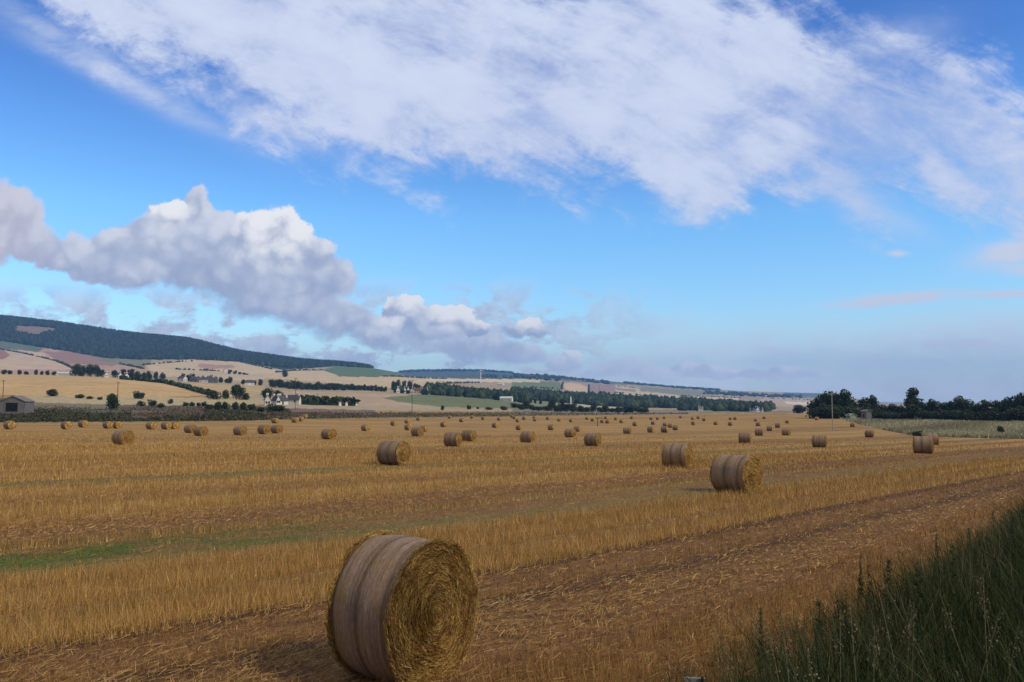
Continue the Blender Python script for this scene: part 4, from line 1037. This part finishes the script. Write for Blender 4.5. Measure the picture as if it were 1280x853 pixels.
def end_np(seed, rim, sgn, S=72, Q=22, strands=0, lift=.02):
    """one straw end; rim (S,) radii; sgn +1 / -1"""
    r_ = np.random.default_rng(seed)
    t = np.arange(S) / S * 2 * np.pi
    k_ = np.linspace(0, 1, Q) ** .8
    rough = r_.normal(0, .010, (Q, S)); rough[-1] = 0
    bulge = .05 * (1 - k_[:, None] ** 2) + rough + .018 * np.sin(k_[:, None] * 26 + t[None] + seed)
    bulge[-1] = -.01
    rr = k_[:, None] * rim[None] * .995
    x = sgn * (BL / 2 + bulge)
    v = np.stack([x, rr * np.cos(t), BR + rr * np.sin(t)], 2)
    z = v[..., 2]; v[..., 2] = np.where(z < .055, .055 + (z - .055) * .15, z)
    v = v.reshape(-1, 3)
    f = []
    for i in range(Q - 1):
        for j in range(S):
            a = [i * S + j, i * S + (j + 1) % S, (i + 1) * S + (j + 1) % S, (i + 1) * S + j]
            f.append(a if sgn < 0 else a[::-1])
    c = np.array(STRAW)[r_.integers(0, 5, len(v))] * r_.uniform(.75, 1.1, (len(v), 1))
    ps = [(v, np.array(f), c)]
    if strands:
        n = strands
        rad = np.sqrt(r_.uniform(.003, 1.03, n)) * BR * .975
        th = r_.uniform(0, 2 * np.pi, n)
        ln = r_.uniform(.05, .26, n)
        wid = r_.uniform(.0020, .0050, n) * (1.0 if strands > 5000 else 1.8)
        out = BL / 2 + .05 * (1 - (rad / BR) ** 2) + r_.uniform(0, 1, n) ** 2.2 * lift * 2.2 + .006
        drift = r_.normal(0, .42, n)                                # how far the strand leaves the circle
        tip = r_.normal(0, .02, n)
        G4 = 4; rows = []
        for s_ in range(G4 + 1):
            p = s_ / G4 - .5
            ra = np.clip(rad + drift * ln * p, .01, BR * 1.035); ta = th + ln * p / np.maximum(rad, .06)
            for e_ in (-1, 1):
                rb = ra + e_ * wid / 2
                zz = BR + rb * np.sin(ta)
                rows.append(np.stack([sgn * (out + tip * 2 * p + e_ * .001), rb * np.cos(ta), np.maximum(zz, .03)], 1))
        v2 = np.stack(rows, 1).reshape(-1, 3)
        st = (G4 + 1) * 2
        fs = np.array([[2 * s_, 2 * s_ + 1, 2 * s_ + 3, 2 * s_ + 2] for s_ in range(G4)])
        f2 = (np.arange(n)[:, None, None] * st + fs[None]).reshape(-1, 4)
        c2 = np.repeat(np.array(STRAW)[r_.integers(0, 6, n)] * r_.uniform(.8, 1.25, (n, 1)), st, 0)
        ps.append((v2, f2, c2))
    return merge(ps)
def bale_meshes(seed, S, A, Q, strands):
    v, f, rr = wrap_np(seed, S, A)
    wrap = np_mesh('net_wrap', v.reshape(-1, 3), f, None, [M_net], smooth=True)
    ends = []
    for sgn, rim in ((1, rr[-1]), (-1, rr[0])):
        V_, F_, C_ = end_np(seed + 3, rim, sgn, S, Q, strands)
        ends.append(np_mesh('straw_end', V_, F_, C_, [M_face]))
    return wrap, ends
def whole_bale(seed, S=24):
    """small far bale as one mesh with two materials"""
    v, f, rr = wrap_np(seed, S, 6)
    v = v.reshape(-1, 3); P = [(v, f, np.tile([.2, .15, .12], (len(v), 1)))]; n0 = len(f)
    for sgn, rim in ((1, rr[-1]), (-1, rr[0])):
        P.append(end_np(seed + 3, rim, sgn, S, 5, 0))
    V_, F_, C_ = merge(P)
    mi = np.ones(len(F_), int); mi[:n0] = 0
    return np_mesh('straw_bale', V_, F_, C_, [M_net, M_face], smooth=True, midx=mi)
BIG = bale_meshes(11, 96, 26, 40, 15000)
MID = [bale_meshes(s_, 64, 14, 22, 900) for s_ in (21, 22, 23)]
FAR = [whole_bale(s_) for s_ in (31, 32, 33, 34)]
BALE_AZ = 60.0
def bale_rot(a):     # end facing azimuth a, measured from -Y towards +X
    return math.atan2(-math.cos(R(a)), math.sin(R(a)))
GB = 'round straw bales scattered over the stubble field'
def add_bale(label, px, bottom, kind, az=None, size=1.0, dmin=2.0, xyz=None):
    x, y, z = xyz or ground(px, bottom, dmin)
    if xyz is None:          # the pixel is the near lower edge; the centre stands a little behind it
        y += .45; x = ray(px, bottom)[0] * y; z = h1(x, y)
    az = BALE_AZ + rng.uniform(-9, 9) if az is None else az
    size = size * rng.uniform(.95, 1.03) if kind != 'big' else size
    sq = rng.uniform(.94, 1.0)
    if kind == 'far':
        o = link('straw_bale', FAR[rng.integers(0, 4)])
        tag(o, label, 'straw bale', GB); o.location = (x, y, z - .03)
        o.rotation_euler = (0, 0, bale_rot(az)); o.scale = (size, size, size * sq)
        return o
    e = empty('straw_bale', (x, y, z - .04), bale_rot(az), label, 'straw bale', GB)
    e.scale = (size, size, size * sq)
    w, ends = BIG if kind == 'big' else MID[rng.integers(0, 3)]
    link('net_wrap', w, e)
    for m2 in ends: link('straw_end', m2, e)
    return e
# the foreground bale
dfg = 7.58
add_bale('largest round straw bale, in the near foreground, showing its coiled straw end', 0, 0, 'big', 54, .97, xyz=(ray(506, 800)[0] * dfg, dfg, h1(ray(506, 800)[0] * dfg, dfg))).scale = (.57, .90, .975)
AZS = {921: 43, 847: 58, 492: 62, 153.5: 61, 741: 60, 566: 71, 586: 63, 1024.5: 63, 1154.5: 61}
for px, bot, lab, sz in [
    (921, 617, 'second largest bale, on its own right of the middle, nearer than every bale but one', 1.03),
    (847, 585, 'bale left of and behind the second largest, net wrap filling most of its width', 1.0),
    (492, 582, 'bale with a bright coiled end in the middle left, behind the foreground bale', 1.03),
    (153.5, 556.5, 'large bale at the left, straw end towards us, before a row of small bales', 1.0),
    (566, 558.5, 'left and nearer bale of the overlapping pair right of the middle-left bale', 1.0),
    (586, 552, 'right and farther bale of the overlapping pair right of the middle-left bale', 1.0),
    (741, 558, 'bale near the centre, nearest of those left of the two big right bales', 1.0),
    (659.5, 553.5, 'bale between the overlapping pair and the nearest centre bale', 1.0),
    (1024.5, 559.5, 'side-on bale in front of the tall weathered pole', 1.0),
    (1154.5, 567, 'side-on bale at the far right in front of the rough grass', 1.02)]:
    add_bale(lab, px, bot, 'mid', AZS.get(px), sz)
for px, bot, lab in [
    (411, 549.5, 'upright looking bale left of centre with its end lit at the right'),
    (251, 545.5, 'front bale of the touching pair left of the three spaced bales'),
    (238, 541.5, 'rear bale of the touching pair, half hidden at its left'),
    (300, 544.5, 'bale alone between the touching pair and the double behind it to the right'),
    (330, 543, 'left bale of the double right of the lone left bale'),
    (346, 542, 'right bale of the double right of the lone left bale'),
    (522, 546, 'bale above and left of the overlapping pair'),
    (713, 547, 'bale just above and left of the nearest centre bale'),
    (784, 542.5, 'bale right of the centre, alone above the left one of the two big right bales'),
    (931, 554, 'bale above the second largest bale, dark along its foot'),
    (949, 545, 'wide bale behind and right of the bale above the second largest'),
    (1087, 547, 'small bale right of the tall weathered pole'),
    (1165.5, 556.5, 'bale peeping from behind the far right side-on bale'),
    (983, 544.5, 'small bale left of the side-on bale by the tall pole'),
    (12, 537, 'bale at the far left edge below the stone barn'),
    (83, 537, 'pale topped bale between the far left bale and the large left bale'),
    (104, 534.5, 'small bale right of the pale topped bale'),
    (135, 536, 'small bale behind the large left bale at its left'),
    (147, 536, 'pale small bale directly behind the large left bale'),
    (721.5, 540, 'bale end peeping over the bale above the nearest centre bale'),
    (529.5, 540, 'bale peeping behind the bale above the overlapping pair'),
    (457, 539, 'small bale midway between the upright left bale and the bale above the pair')]:
    add_bale(lab, px, bot, 'mid' if bot > 541 else 'far')
TINY = 'tiny distant straw bale among the specks scattered toward the far edge of the field'
SMALL = 'small distant straw bale in the loose scatter behind the middle bales'
for px, bot in [(189, 537), (208, 537), (218, 536.5), (344, 529.5), (369, 528.5), (376, 527), (381, 523.5), (492, 532.5), (509, 529.5), (523, 526), (510.5, 538), (554.5, 534), (562, 523.5), (577, 528), (604, 525), (624, 526),
                (619, 535), (649, 538), (669, 527), (647.5, 528), (699, 527), (714, 528), (689, 538), (734, 525), (741, 527), (753, 529), (759.5, 529.5), (777, 529), (794, 533), (814, 541), (816.5, 531), (831, 541), (831.5, 533), (838, 535),
                (844.5, 538), (830.5, 524), (814, 525), (822, 525), (851, 523), (866, 525), (880, 526.5), (867, 531.5), (895, 531.5), (913, 525), (919, 525), (913, 532.5), (944.5, 527), (948, 533), (962, 539), (972, 535), (984, 529.5), (1021, 525.5),
                (643, 524), (655, 525), (668, 524), (685, 525), (757, 524), (770, 525.5), (790, 524), (873, 524), (955, 524), (1066, 534), (640, 522.5), (590, 523.5)]:
    add_bale(SMALL if bot > 533 else TINY, px, bot, 'far')

# ------------------------------------------------------------------ stubble and loose straw near the camera
hv = [(-4, .13), (3.2, .13), (4.0, .16), (5.6, .15), (6.0, .05), (7.4, .05), (7.8, .10), (8.9, .10), (9.1, .03), (9.3, .15), (10, .20), (12.5, .20), (13.8, .17), (14.2, .07), (16.4, .07), (16.9, .15), (17.6, .06), (20, .10), (21, .2), (24, .24), (24.7, .06), (28, .18),
      (29.5, .2), (30.2, .08), (32.8, .08), (33.6, .2), (37.6, .2), (38.2, .05), (45, .16), (60, .16)]
hv_x, hv_y = [p[0] for p in hv], [p[1] for p in hv]
def scatter(n, d0, d1, power=1.0):
    """points over the visible part of the near field, density falling with distance"""
    d = np.exp(rng.uniform(np.log(d0), np.log(d1), n)) if power == 1.0 else d0 + (d1 - d0) * rng.uniform(0, 1, n) ** power
    u = rng.uniform(-.72, .76, n)
    x = u * d + rng.normal(0, .3, n)
    return x, d
# edge of the verge: points on its outer side belong to the field
E0 = np.array([.7, 2.7]); ED = np.array([.633, .774]); EN = np.array([.774, -.633])
def sdist(x, y): return (x - E0[0]) * EN[0] + (y - E0[1]) * EN[1]
GOLD = [(.42, .255, .078), (.34, .190, .055), (.52, .35, .14), (.25, .125, .038), (.38, .225, .068)]
REDD = [(.30, .165, .058), (.23, .118, .040), (.38, .235, .090), (.16, .080, .028), (.33, .190, .068)]
GRN = [(.105, .115, .014), (.15, .145, .020), (.20, .16, .035), (.07, .085, .010), (.26, .19, .05)]
x, y = scatter(520000, 4.5, 62)
x2, y2 = scatter(170000, 40, 170)
x = np.concatenate([x, x2]); y = np.concatenate([y, y2])
vv_ = vcoord(x, y)
# drilled rows
row = .145
vr = np.round(vv_ / row) * row + rng.normal(0, .018, len(x))
x += (vr - vv_) * -UY; y += (vr - vv_) * UX
ri = np.round(vr / row).astype(int) + 4000
rowf = np.random.default_rng(3).normal(0, 1, 9000); rowf = rowf + np.roll(rowf, 1)
rf = rowf[np.clip(ri, 0, 8999)]
vv_ = vr + .22 * np.sin(x * .13 + y * .11)
k_ = (sdist(x, y) < -1.0) & (y > 3.5)
x, y, vv_, rf = x[k_], y[k_], vv_[k_], rf[k_]
hh = np.interp(vv_, hv_x, hv_y)
clump = np.sin(x * 2.1 + 1.3 * np.sin(y * 1.7)) * np.sin(y * 2.6 + np.sin(x * 3.1)) + .6 * np.sin(x * 7.3 + y * 5.1) * np.sin(y * 6.7 - x * 2.2)
keep = rng.uniform(0, 1, len(x)) < np.clip(hh / .14, .22, 1) * np.clip(.75 + .30 * clump + .22 * rf, .12, 1)
hh = hh * (1 + .12 * clump + .08 * rf)
x, y, vv_, hh, rf = x[keep], y[keep], vv_[keep], hh[keep], rf[keep]
n = len(x)
cc = pick(GOLD, n)
rd = (vv_ < 4.3) | ((vv_ < 5.6) & (rng.uniform(0, 1, n) < .5)) | ((vv_ > 5.4) & (vv_ < 9.2)) | ((vv_ > 16.8) & (vv_ < 20.5)) | ((vv_ > 24.4) & (vv_ < 26.5))
cc[rd] = pick(REDD, rd.sum())
ucoord = UX * x + UY * y
fade_u = np.clip((15.0 - ucoord) / 9.0, 0.06, 1)
cc *= np.clip(1 + .13 * rf, .65, 1.4)[:, None]
gr = ((vv_ > 14.0) & (vv_ < 16.3) & (rng.uniform(0, 1, n) < (.62 + .35 * np.sin(x * 1.1 + y * .7)) * fade_u)) | ((vv_ > 29.6) & (vv_ < 33) & (rng.uniform(0, 1, n) < .30 * np.clip((45 - ucoord) / 25, .1, 1))) | ((vv_ > 16.6) & (vv_ < 18) & (rng.uniform(0, 1, n) < .25 * fade_u))
cc[gr] = pick(GRN, gr.sum())
far_s = vv_ > 38
hh = np.where(far_s, .15 + .07 * np.sin(vv_ * .8) + .05 * np.sin(vv_ * .31 + 1), hh)
dist = np.hypot(x, y)
hh = hh * np.clip((175 - dist) / 90, .15, 1)
w_ = np.clip(.0030 * dist / 7, .0026, .06) * rng.uniform(.8, 1.6, n)
v, f, c = blades(x, y, H(x, y) - .02, hh * rng.uniform(.55, 1.35, n) + .02, w_, np.abs(rng.normal(0, .38, n)) + .03, cc, .2, 1)
s1 = (v, f, c)
tag(link('stubble', np_mesh('stubble', v, f, c, [M_straw])), 'cut straw stubble standing in drilled rows over the near field', 'stubble', kind='stuff')
# loose straw lying on the ground
x, y = scatter(210000, 4.5, 46)
vv_ = vcoord(x, y)
pr = np.interp(vv_, [-4, 3, 4.2, 5.4, 6, 7.4, 7.8, 9, 9.4, 13.8, 14.2, 17, 17.5, 20.5, 21, 24, 25, 27, 40], [.5, .5, .3, .3, .9, .8, .28, .4, .10, .12, .05, .15, .8, .8, .15, .15, .8, .3, .3])
cl = np.sin(x * 8.3 + 2 * np.sin(y * 5.1)) * np.sin(y * 9.1 + 1.7 * np.sin(x * 6.3)) + .7 * np.sin(x * 3.1 + y * 2.3) * np.sin(y * 4.1 - x * 1.9)
pr = pr * np.clip(.72 + .55 * cl, .06, 1.2)
k_ = (sdist(x, y) < -1.0) & (rng.uniform(0, 1, len(x)) < pr)
cl = cl[k_]
x, y = x[k_], y[k_]; n = len(x)
t = rng.uniform(0, np.pi, n); ln = rng.uniform(.04, .19, n) * rng.uniform(.5, 1.2, n); dist = np.hypot(x, y)
w_ = np.clip(.0034 * dist / 7, .003, .022) * rng.uniform(.7, 1.5, n)
tilt = rng.normal(0, .16, n); z = H(x, y) + rng.uniform(.0, 1, n) ** 1.5 * np.clip(.05 + .05 * cl, .01, .12) + .005
dx_, dy_ = np.cos(t) * ln / 2, np.sin(t) * ln / 2
px_, py_ = -np.sin(t) * w_ / 2, np.cos(t) * w_ / 2
dz_ = np.abs(tilt) * ln / 2
v = np.stack([np.stack([x - dx_ - px_, y - dy_ - py_, z], 1), np.stack([x - dx_ + px_, y - dy_ + py_, z + w_ * .4], 1), np.stack([x + dx_ + px_, y + dy_ + py_, z + dz_ * 2 + w_ * .4], 1), np.stack([x + dx_ - px_, y + dy_ - py_, z + dz_ * 2], 1)], 1).reshape(-1, 3)
f = np.arange(n * 4).reshape(n, 4)
c = np.repeat(pick(GOLD + REDD, n), 4, 0)
tag(link('loose_straw', np_mesh('loose_straw', v, f, c, [M_straw])), 'loose broken straw lying in the swaths of the near field', 'straw', kind='stuff')

# ------------------------------------------------------------------ verge bank with tall grass
S_, T_ = np.meshgrid(np.linspace(-1.6, 6, 60), np.linspace(-8, 22, 120), indexing='ij')
def bank_z(s, x, y):
    k_ = np.clip((s + 1.5) / 1.7, 0, 1); k_ = k_ * k_ * (3 - 2 * k_)
    return H(x, y) * (1 - k_) + (CAMZ - 1.52 - .02 * np.hypot(x, y) * .3) * k_ + np.where(k_ > 0, .03 * np.sin(x * 3.1) * np.sin(y * 2.7), 0) - .05 * (1 - k_)
X_ = E0[0] + ED[0] * T_ + EN[0] * S_; Y_ = E0[1] + ED[1] * T_ + EN[1] * S_
Z_ = bank_z(S_, X_, Y_)
na = S_.shape[1]
i, j = np.meshgrid(np.arange(S_.shape[0] - 1), np.arange(na - 1), indexing='ij'); qd = (i * na + j).ravel()
me = np_mesh('bank', np.stack([X_.ravel(), Y_.ravel(), Z_.ravel()], 1), np.stack([qd, qd + 1, qd + na + 1, qd + na], 1), None, [noisy('bank soil and moss', (.035, .04, .022), .4, 4.0, bump=.5)], smooth=True)
tag(link('bank', me), kind='structure')
def bank_pts(n, s0, s1, t0=-1.5, t1=12.0):
    s = rng.uniform(s0, s1, n); t = rng.uniform(t0, t1, n)
    x = E0[0] + ED[0] * t + EN[0] * s; y = E0[1] + ED[1] * t + EN[1] * s
    k_ = (y > .9) & (np.hypot(x, y) > 1.3) & (x / np.maximum(y, .1) < 1.3)
    return x[k_], y[k_], bank_z(s[k_], x[k_], y[k_]), s[k_]
DG_ = [(.027, .040, .012), (.036, .051, .015), (.020, .031, .011), (.050, .064, .020), (.080, .076, .028)]
x, y, z, s = bank_pts(110000, -1.2, 3.2)
top_h = np.interp(s, [-1.2, -.7, -.2, .3, 3], [.25, .42, .60, .64, .60]) * (1 + .18 * np.sin(x * 2.3 + 1) * np.sin(y * 1.9) + .12 * np.sin(x * 5.1 - y * 3.3))
n = len(x)
s1 = blades(x, y, z, top_h * rng.uniform(.55, 1.15, n), rng.uniform(.004, .011, n), rng.uniform(.05, .65, n), pick(DG_, n), .5, 3)
x, y, z, s = bank_pts(9000, -1.5, .15)      # paler, drier fringe
n = len(x)
s2 = blades(x, y, z, rng.uniform(.3, .62, n) * np.interp(s, [-1.5, -.8, 0], [.45, .8, 1]), rng.uniform(.004, .008, n), rng.uniform(.05, .4, n), pick([(.22, .17, .09), (.15, .13, .06), (.28, .20, .12), (.09, .10, .04)], n), .5, 3)
x, y, z, s = bank_pts(1300, -.2, 3.0)
n = len(x)
s3 = blades(x, y, z, rng.uniform(.5, .78, n), rng.uniform(.003, .006, n), rng.uniform(.05, .4, n), pick([(.16, .15, .09), (.12, .12, .07), (.22, .19, .12)], n), .5, 3)
# loose green tufts trailing out into the stubble at the foot of the bank
tc_ = rng.uniform(-.2, 7.5, 60); ts_ = rng.uniform(-2.3, -1.0, 60)
tid = rng.integers(0, 60, 2600)
s = ts_[tid] + rng.normal(0, .10, 2600); t = tc_[tid] + rng.normal(0, .12, 2600)
x = E0[0] + ED[0] * t + EN[0] * s; y = E0[1] + ED[1] * t + EN[1] * s
k_ = y > 1.5; x, y, s = x[k_], y[k_], s[k_]; n = len(x)
s4 = blades(x, y, bank_z(s, x, y), rng.uniform(.18, .48, n), rng.uniform(.004, .009, n), rng.uniform(.1, .6, n), pick(DG_ + [(.10, .10, .035), (.16, .13, .06)], n), .5, 3)
tag(link('grass', np_mesh('grass', *merge([s1, s2, s3, s4]), [M_blade])), 'tall dark green grass covering the near bank at the lower right', 'grass', kind='stuff')

# spiky weeds that break the outline of the bank
def weed_np(h, nleaf, seed):
    r_ = np.random.default_rng(seed)
    k_ = r_.uniform(.05, 1, nleaf)
    t = r_.uniform(0, 2 * np.pi, nleaf)
    ln = (.060 * (1.08 - k_) + .022) * r_.uniform(.6, 1.3, nleaf)
    cen = np.stack([np.cos(t) * ln * .55, np.sin(t) * ln * .55, k_ * h], 1)
    a = np.stack([np.cos(t), np.sin(t), r_.uniform(.1, .9, nleaf)], 1); a /= np.linalg.norm(a, axis=1, keepdims=True)
    b_ = np.stack([-np.sin(t), np.cos(t), r_.normal(0, .3, nleaf)], 1)
    L = ln[:, None]
    v = np.stack([cen - a * L * .55, cen - b_ * L * .16, cen + a * L * .6, cen + b_ * L * .16], 1).reshape(-1, 3)
    return np_mesh('leaves', v, np.arange(nleaf * 4).reshape(nleaf, 4), np.repeat(pick(DG_, nleaf), 4, 0), [M_leaf])
WEEDS = [(weed_np(.9, 420, s_), MB().tube((0, 0, -.05), (.01, 0, .88), .006, .002, 6).mesh('stem', M_bark)) for s_ in (1, 2, 3)]
def on_bank(px, py, above):
    """bank point whose plant of height `above` reaches pixel (px, py)"""
    u, w = ray(px, py); best = None
    for d in np.arange(1.6, 14, .03):
        x, y = u * d, d; s = sdist(x, y)
        zg = float(bank_z(np.array(s), np.array(x), np.array(y)))
        e_ = abs(CAMZ + w * d - (zg + above))
        if best is None or e_ < best[0]: best = (e_, x, y, zg)
    return best[1:]
for i, (px, py, hh) in enumerate([(1022, 712, .86), (1046, 712, .80), (1055, 700, .82), (1085, 690, .84), (1108, 662, .90), (1144, 664, .86), (1075, 682, .8), (950, 740, .8), (1170, 655, .85), (1190, 650, .8), (1210, 640, .85), (1240, 622, .85), (1262, 612, .85),]):
    x, y, z = on_bank(px, py, hh)
    e = empty('weed_plant', (x, y, z), rng.uniform(0, 6), 'dark spiky weed standing above the grass of the near bank', 'weed', 'spiky weeds along the bank')
    lm, sm = WEEDS[i % 3]
    hh = hh * .82; k_ = hh / .9
    for nm, mm in (('leaves', lm), ('stem', sm)):
        o = link(nm, mm, e); o.scale = (k_ * 1.0, k_ * 1.0, k_)
# pale seeding grass stalks
def seed_np(seed):
    r_ = np.random.default_rng(seed); n = 46
    k_ = r_.uniform(0, 1, n); t = r_.uniform(0, 2 * np.pi, n); sp = .020 * np.sin(np.clip(k_ + .12, 0, 1) * np.pi)
    cen = np.stack([np.cos(t) * sp + .03 * k_ ** 2, np.sin(t) * sp, .66 + .16 * k_], 1)
    v, f, c = leaf_quads(cen, rand_dirs(n), np.full(n, .0040), pick([(.17, .145, .09), (.13, .11, .065), (.22, .19, .12)], n))
    return np_mesh('seed_head', v, f, c, [M_straw])
M_stalk = noisy('dry stalk', (.16, .14, .075), .25, 20)
SEED = [(seed_np(s_), MB().tube((0, 0, -.05), (0, 0, .4), .0028, .0022, 5).tube((0, 0, .4), (.01, 0, .82), .0022, .001, 5).mesh('stalk', M_stalk)) for s_ in (4, 5, 6)]
for i, (px, py) in enumerate([(975, 748), (960, 772), (1002, 775), (1020, 790), (1045, 770), (1075, 762), (1083, 768), (1090, 790), (1115, 750), (1125, 752), (1155, 760), (1165, 758), (1210, 765), (1228, 735), (1258, 720), (1262, 745), (1205, 705), (1275, 800), (1060, 815)]):
    x, y, z = on_bank(px, py, .80)
    e = empty('grass_stalk', (x, y, z), rng.uniform(0, 6), 'pale dry seeding grass stalk among the dark grass of the near bank', 'grass stalk', 'pale seeding stalks on the bank')
    e.rotation_euler = (rng.normal(0, .16), rng.normal(0, .16), rng.uniform(0, 6))
    a, b_ = SEED[i % 3]
    link('seed_head', a, e); link('stalk', b_, e)
# the bit of silvered rail at the bottom edge
x, y, z = on_bank(870, 845, .45)
e = empty('fence_rail', (x, y, z), R(-8), 'bit of grey timber rail at the bottom edge, left of the dark grass', 'fence rail')
MB().box(-.09, .07, -.015, .015, .10, .435).build('board', M_board, e)
MB().box(.035, .055, -.045, -.018, -.2, .45).build('post', M_dark, e)
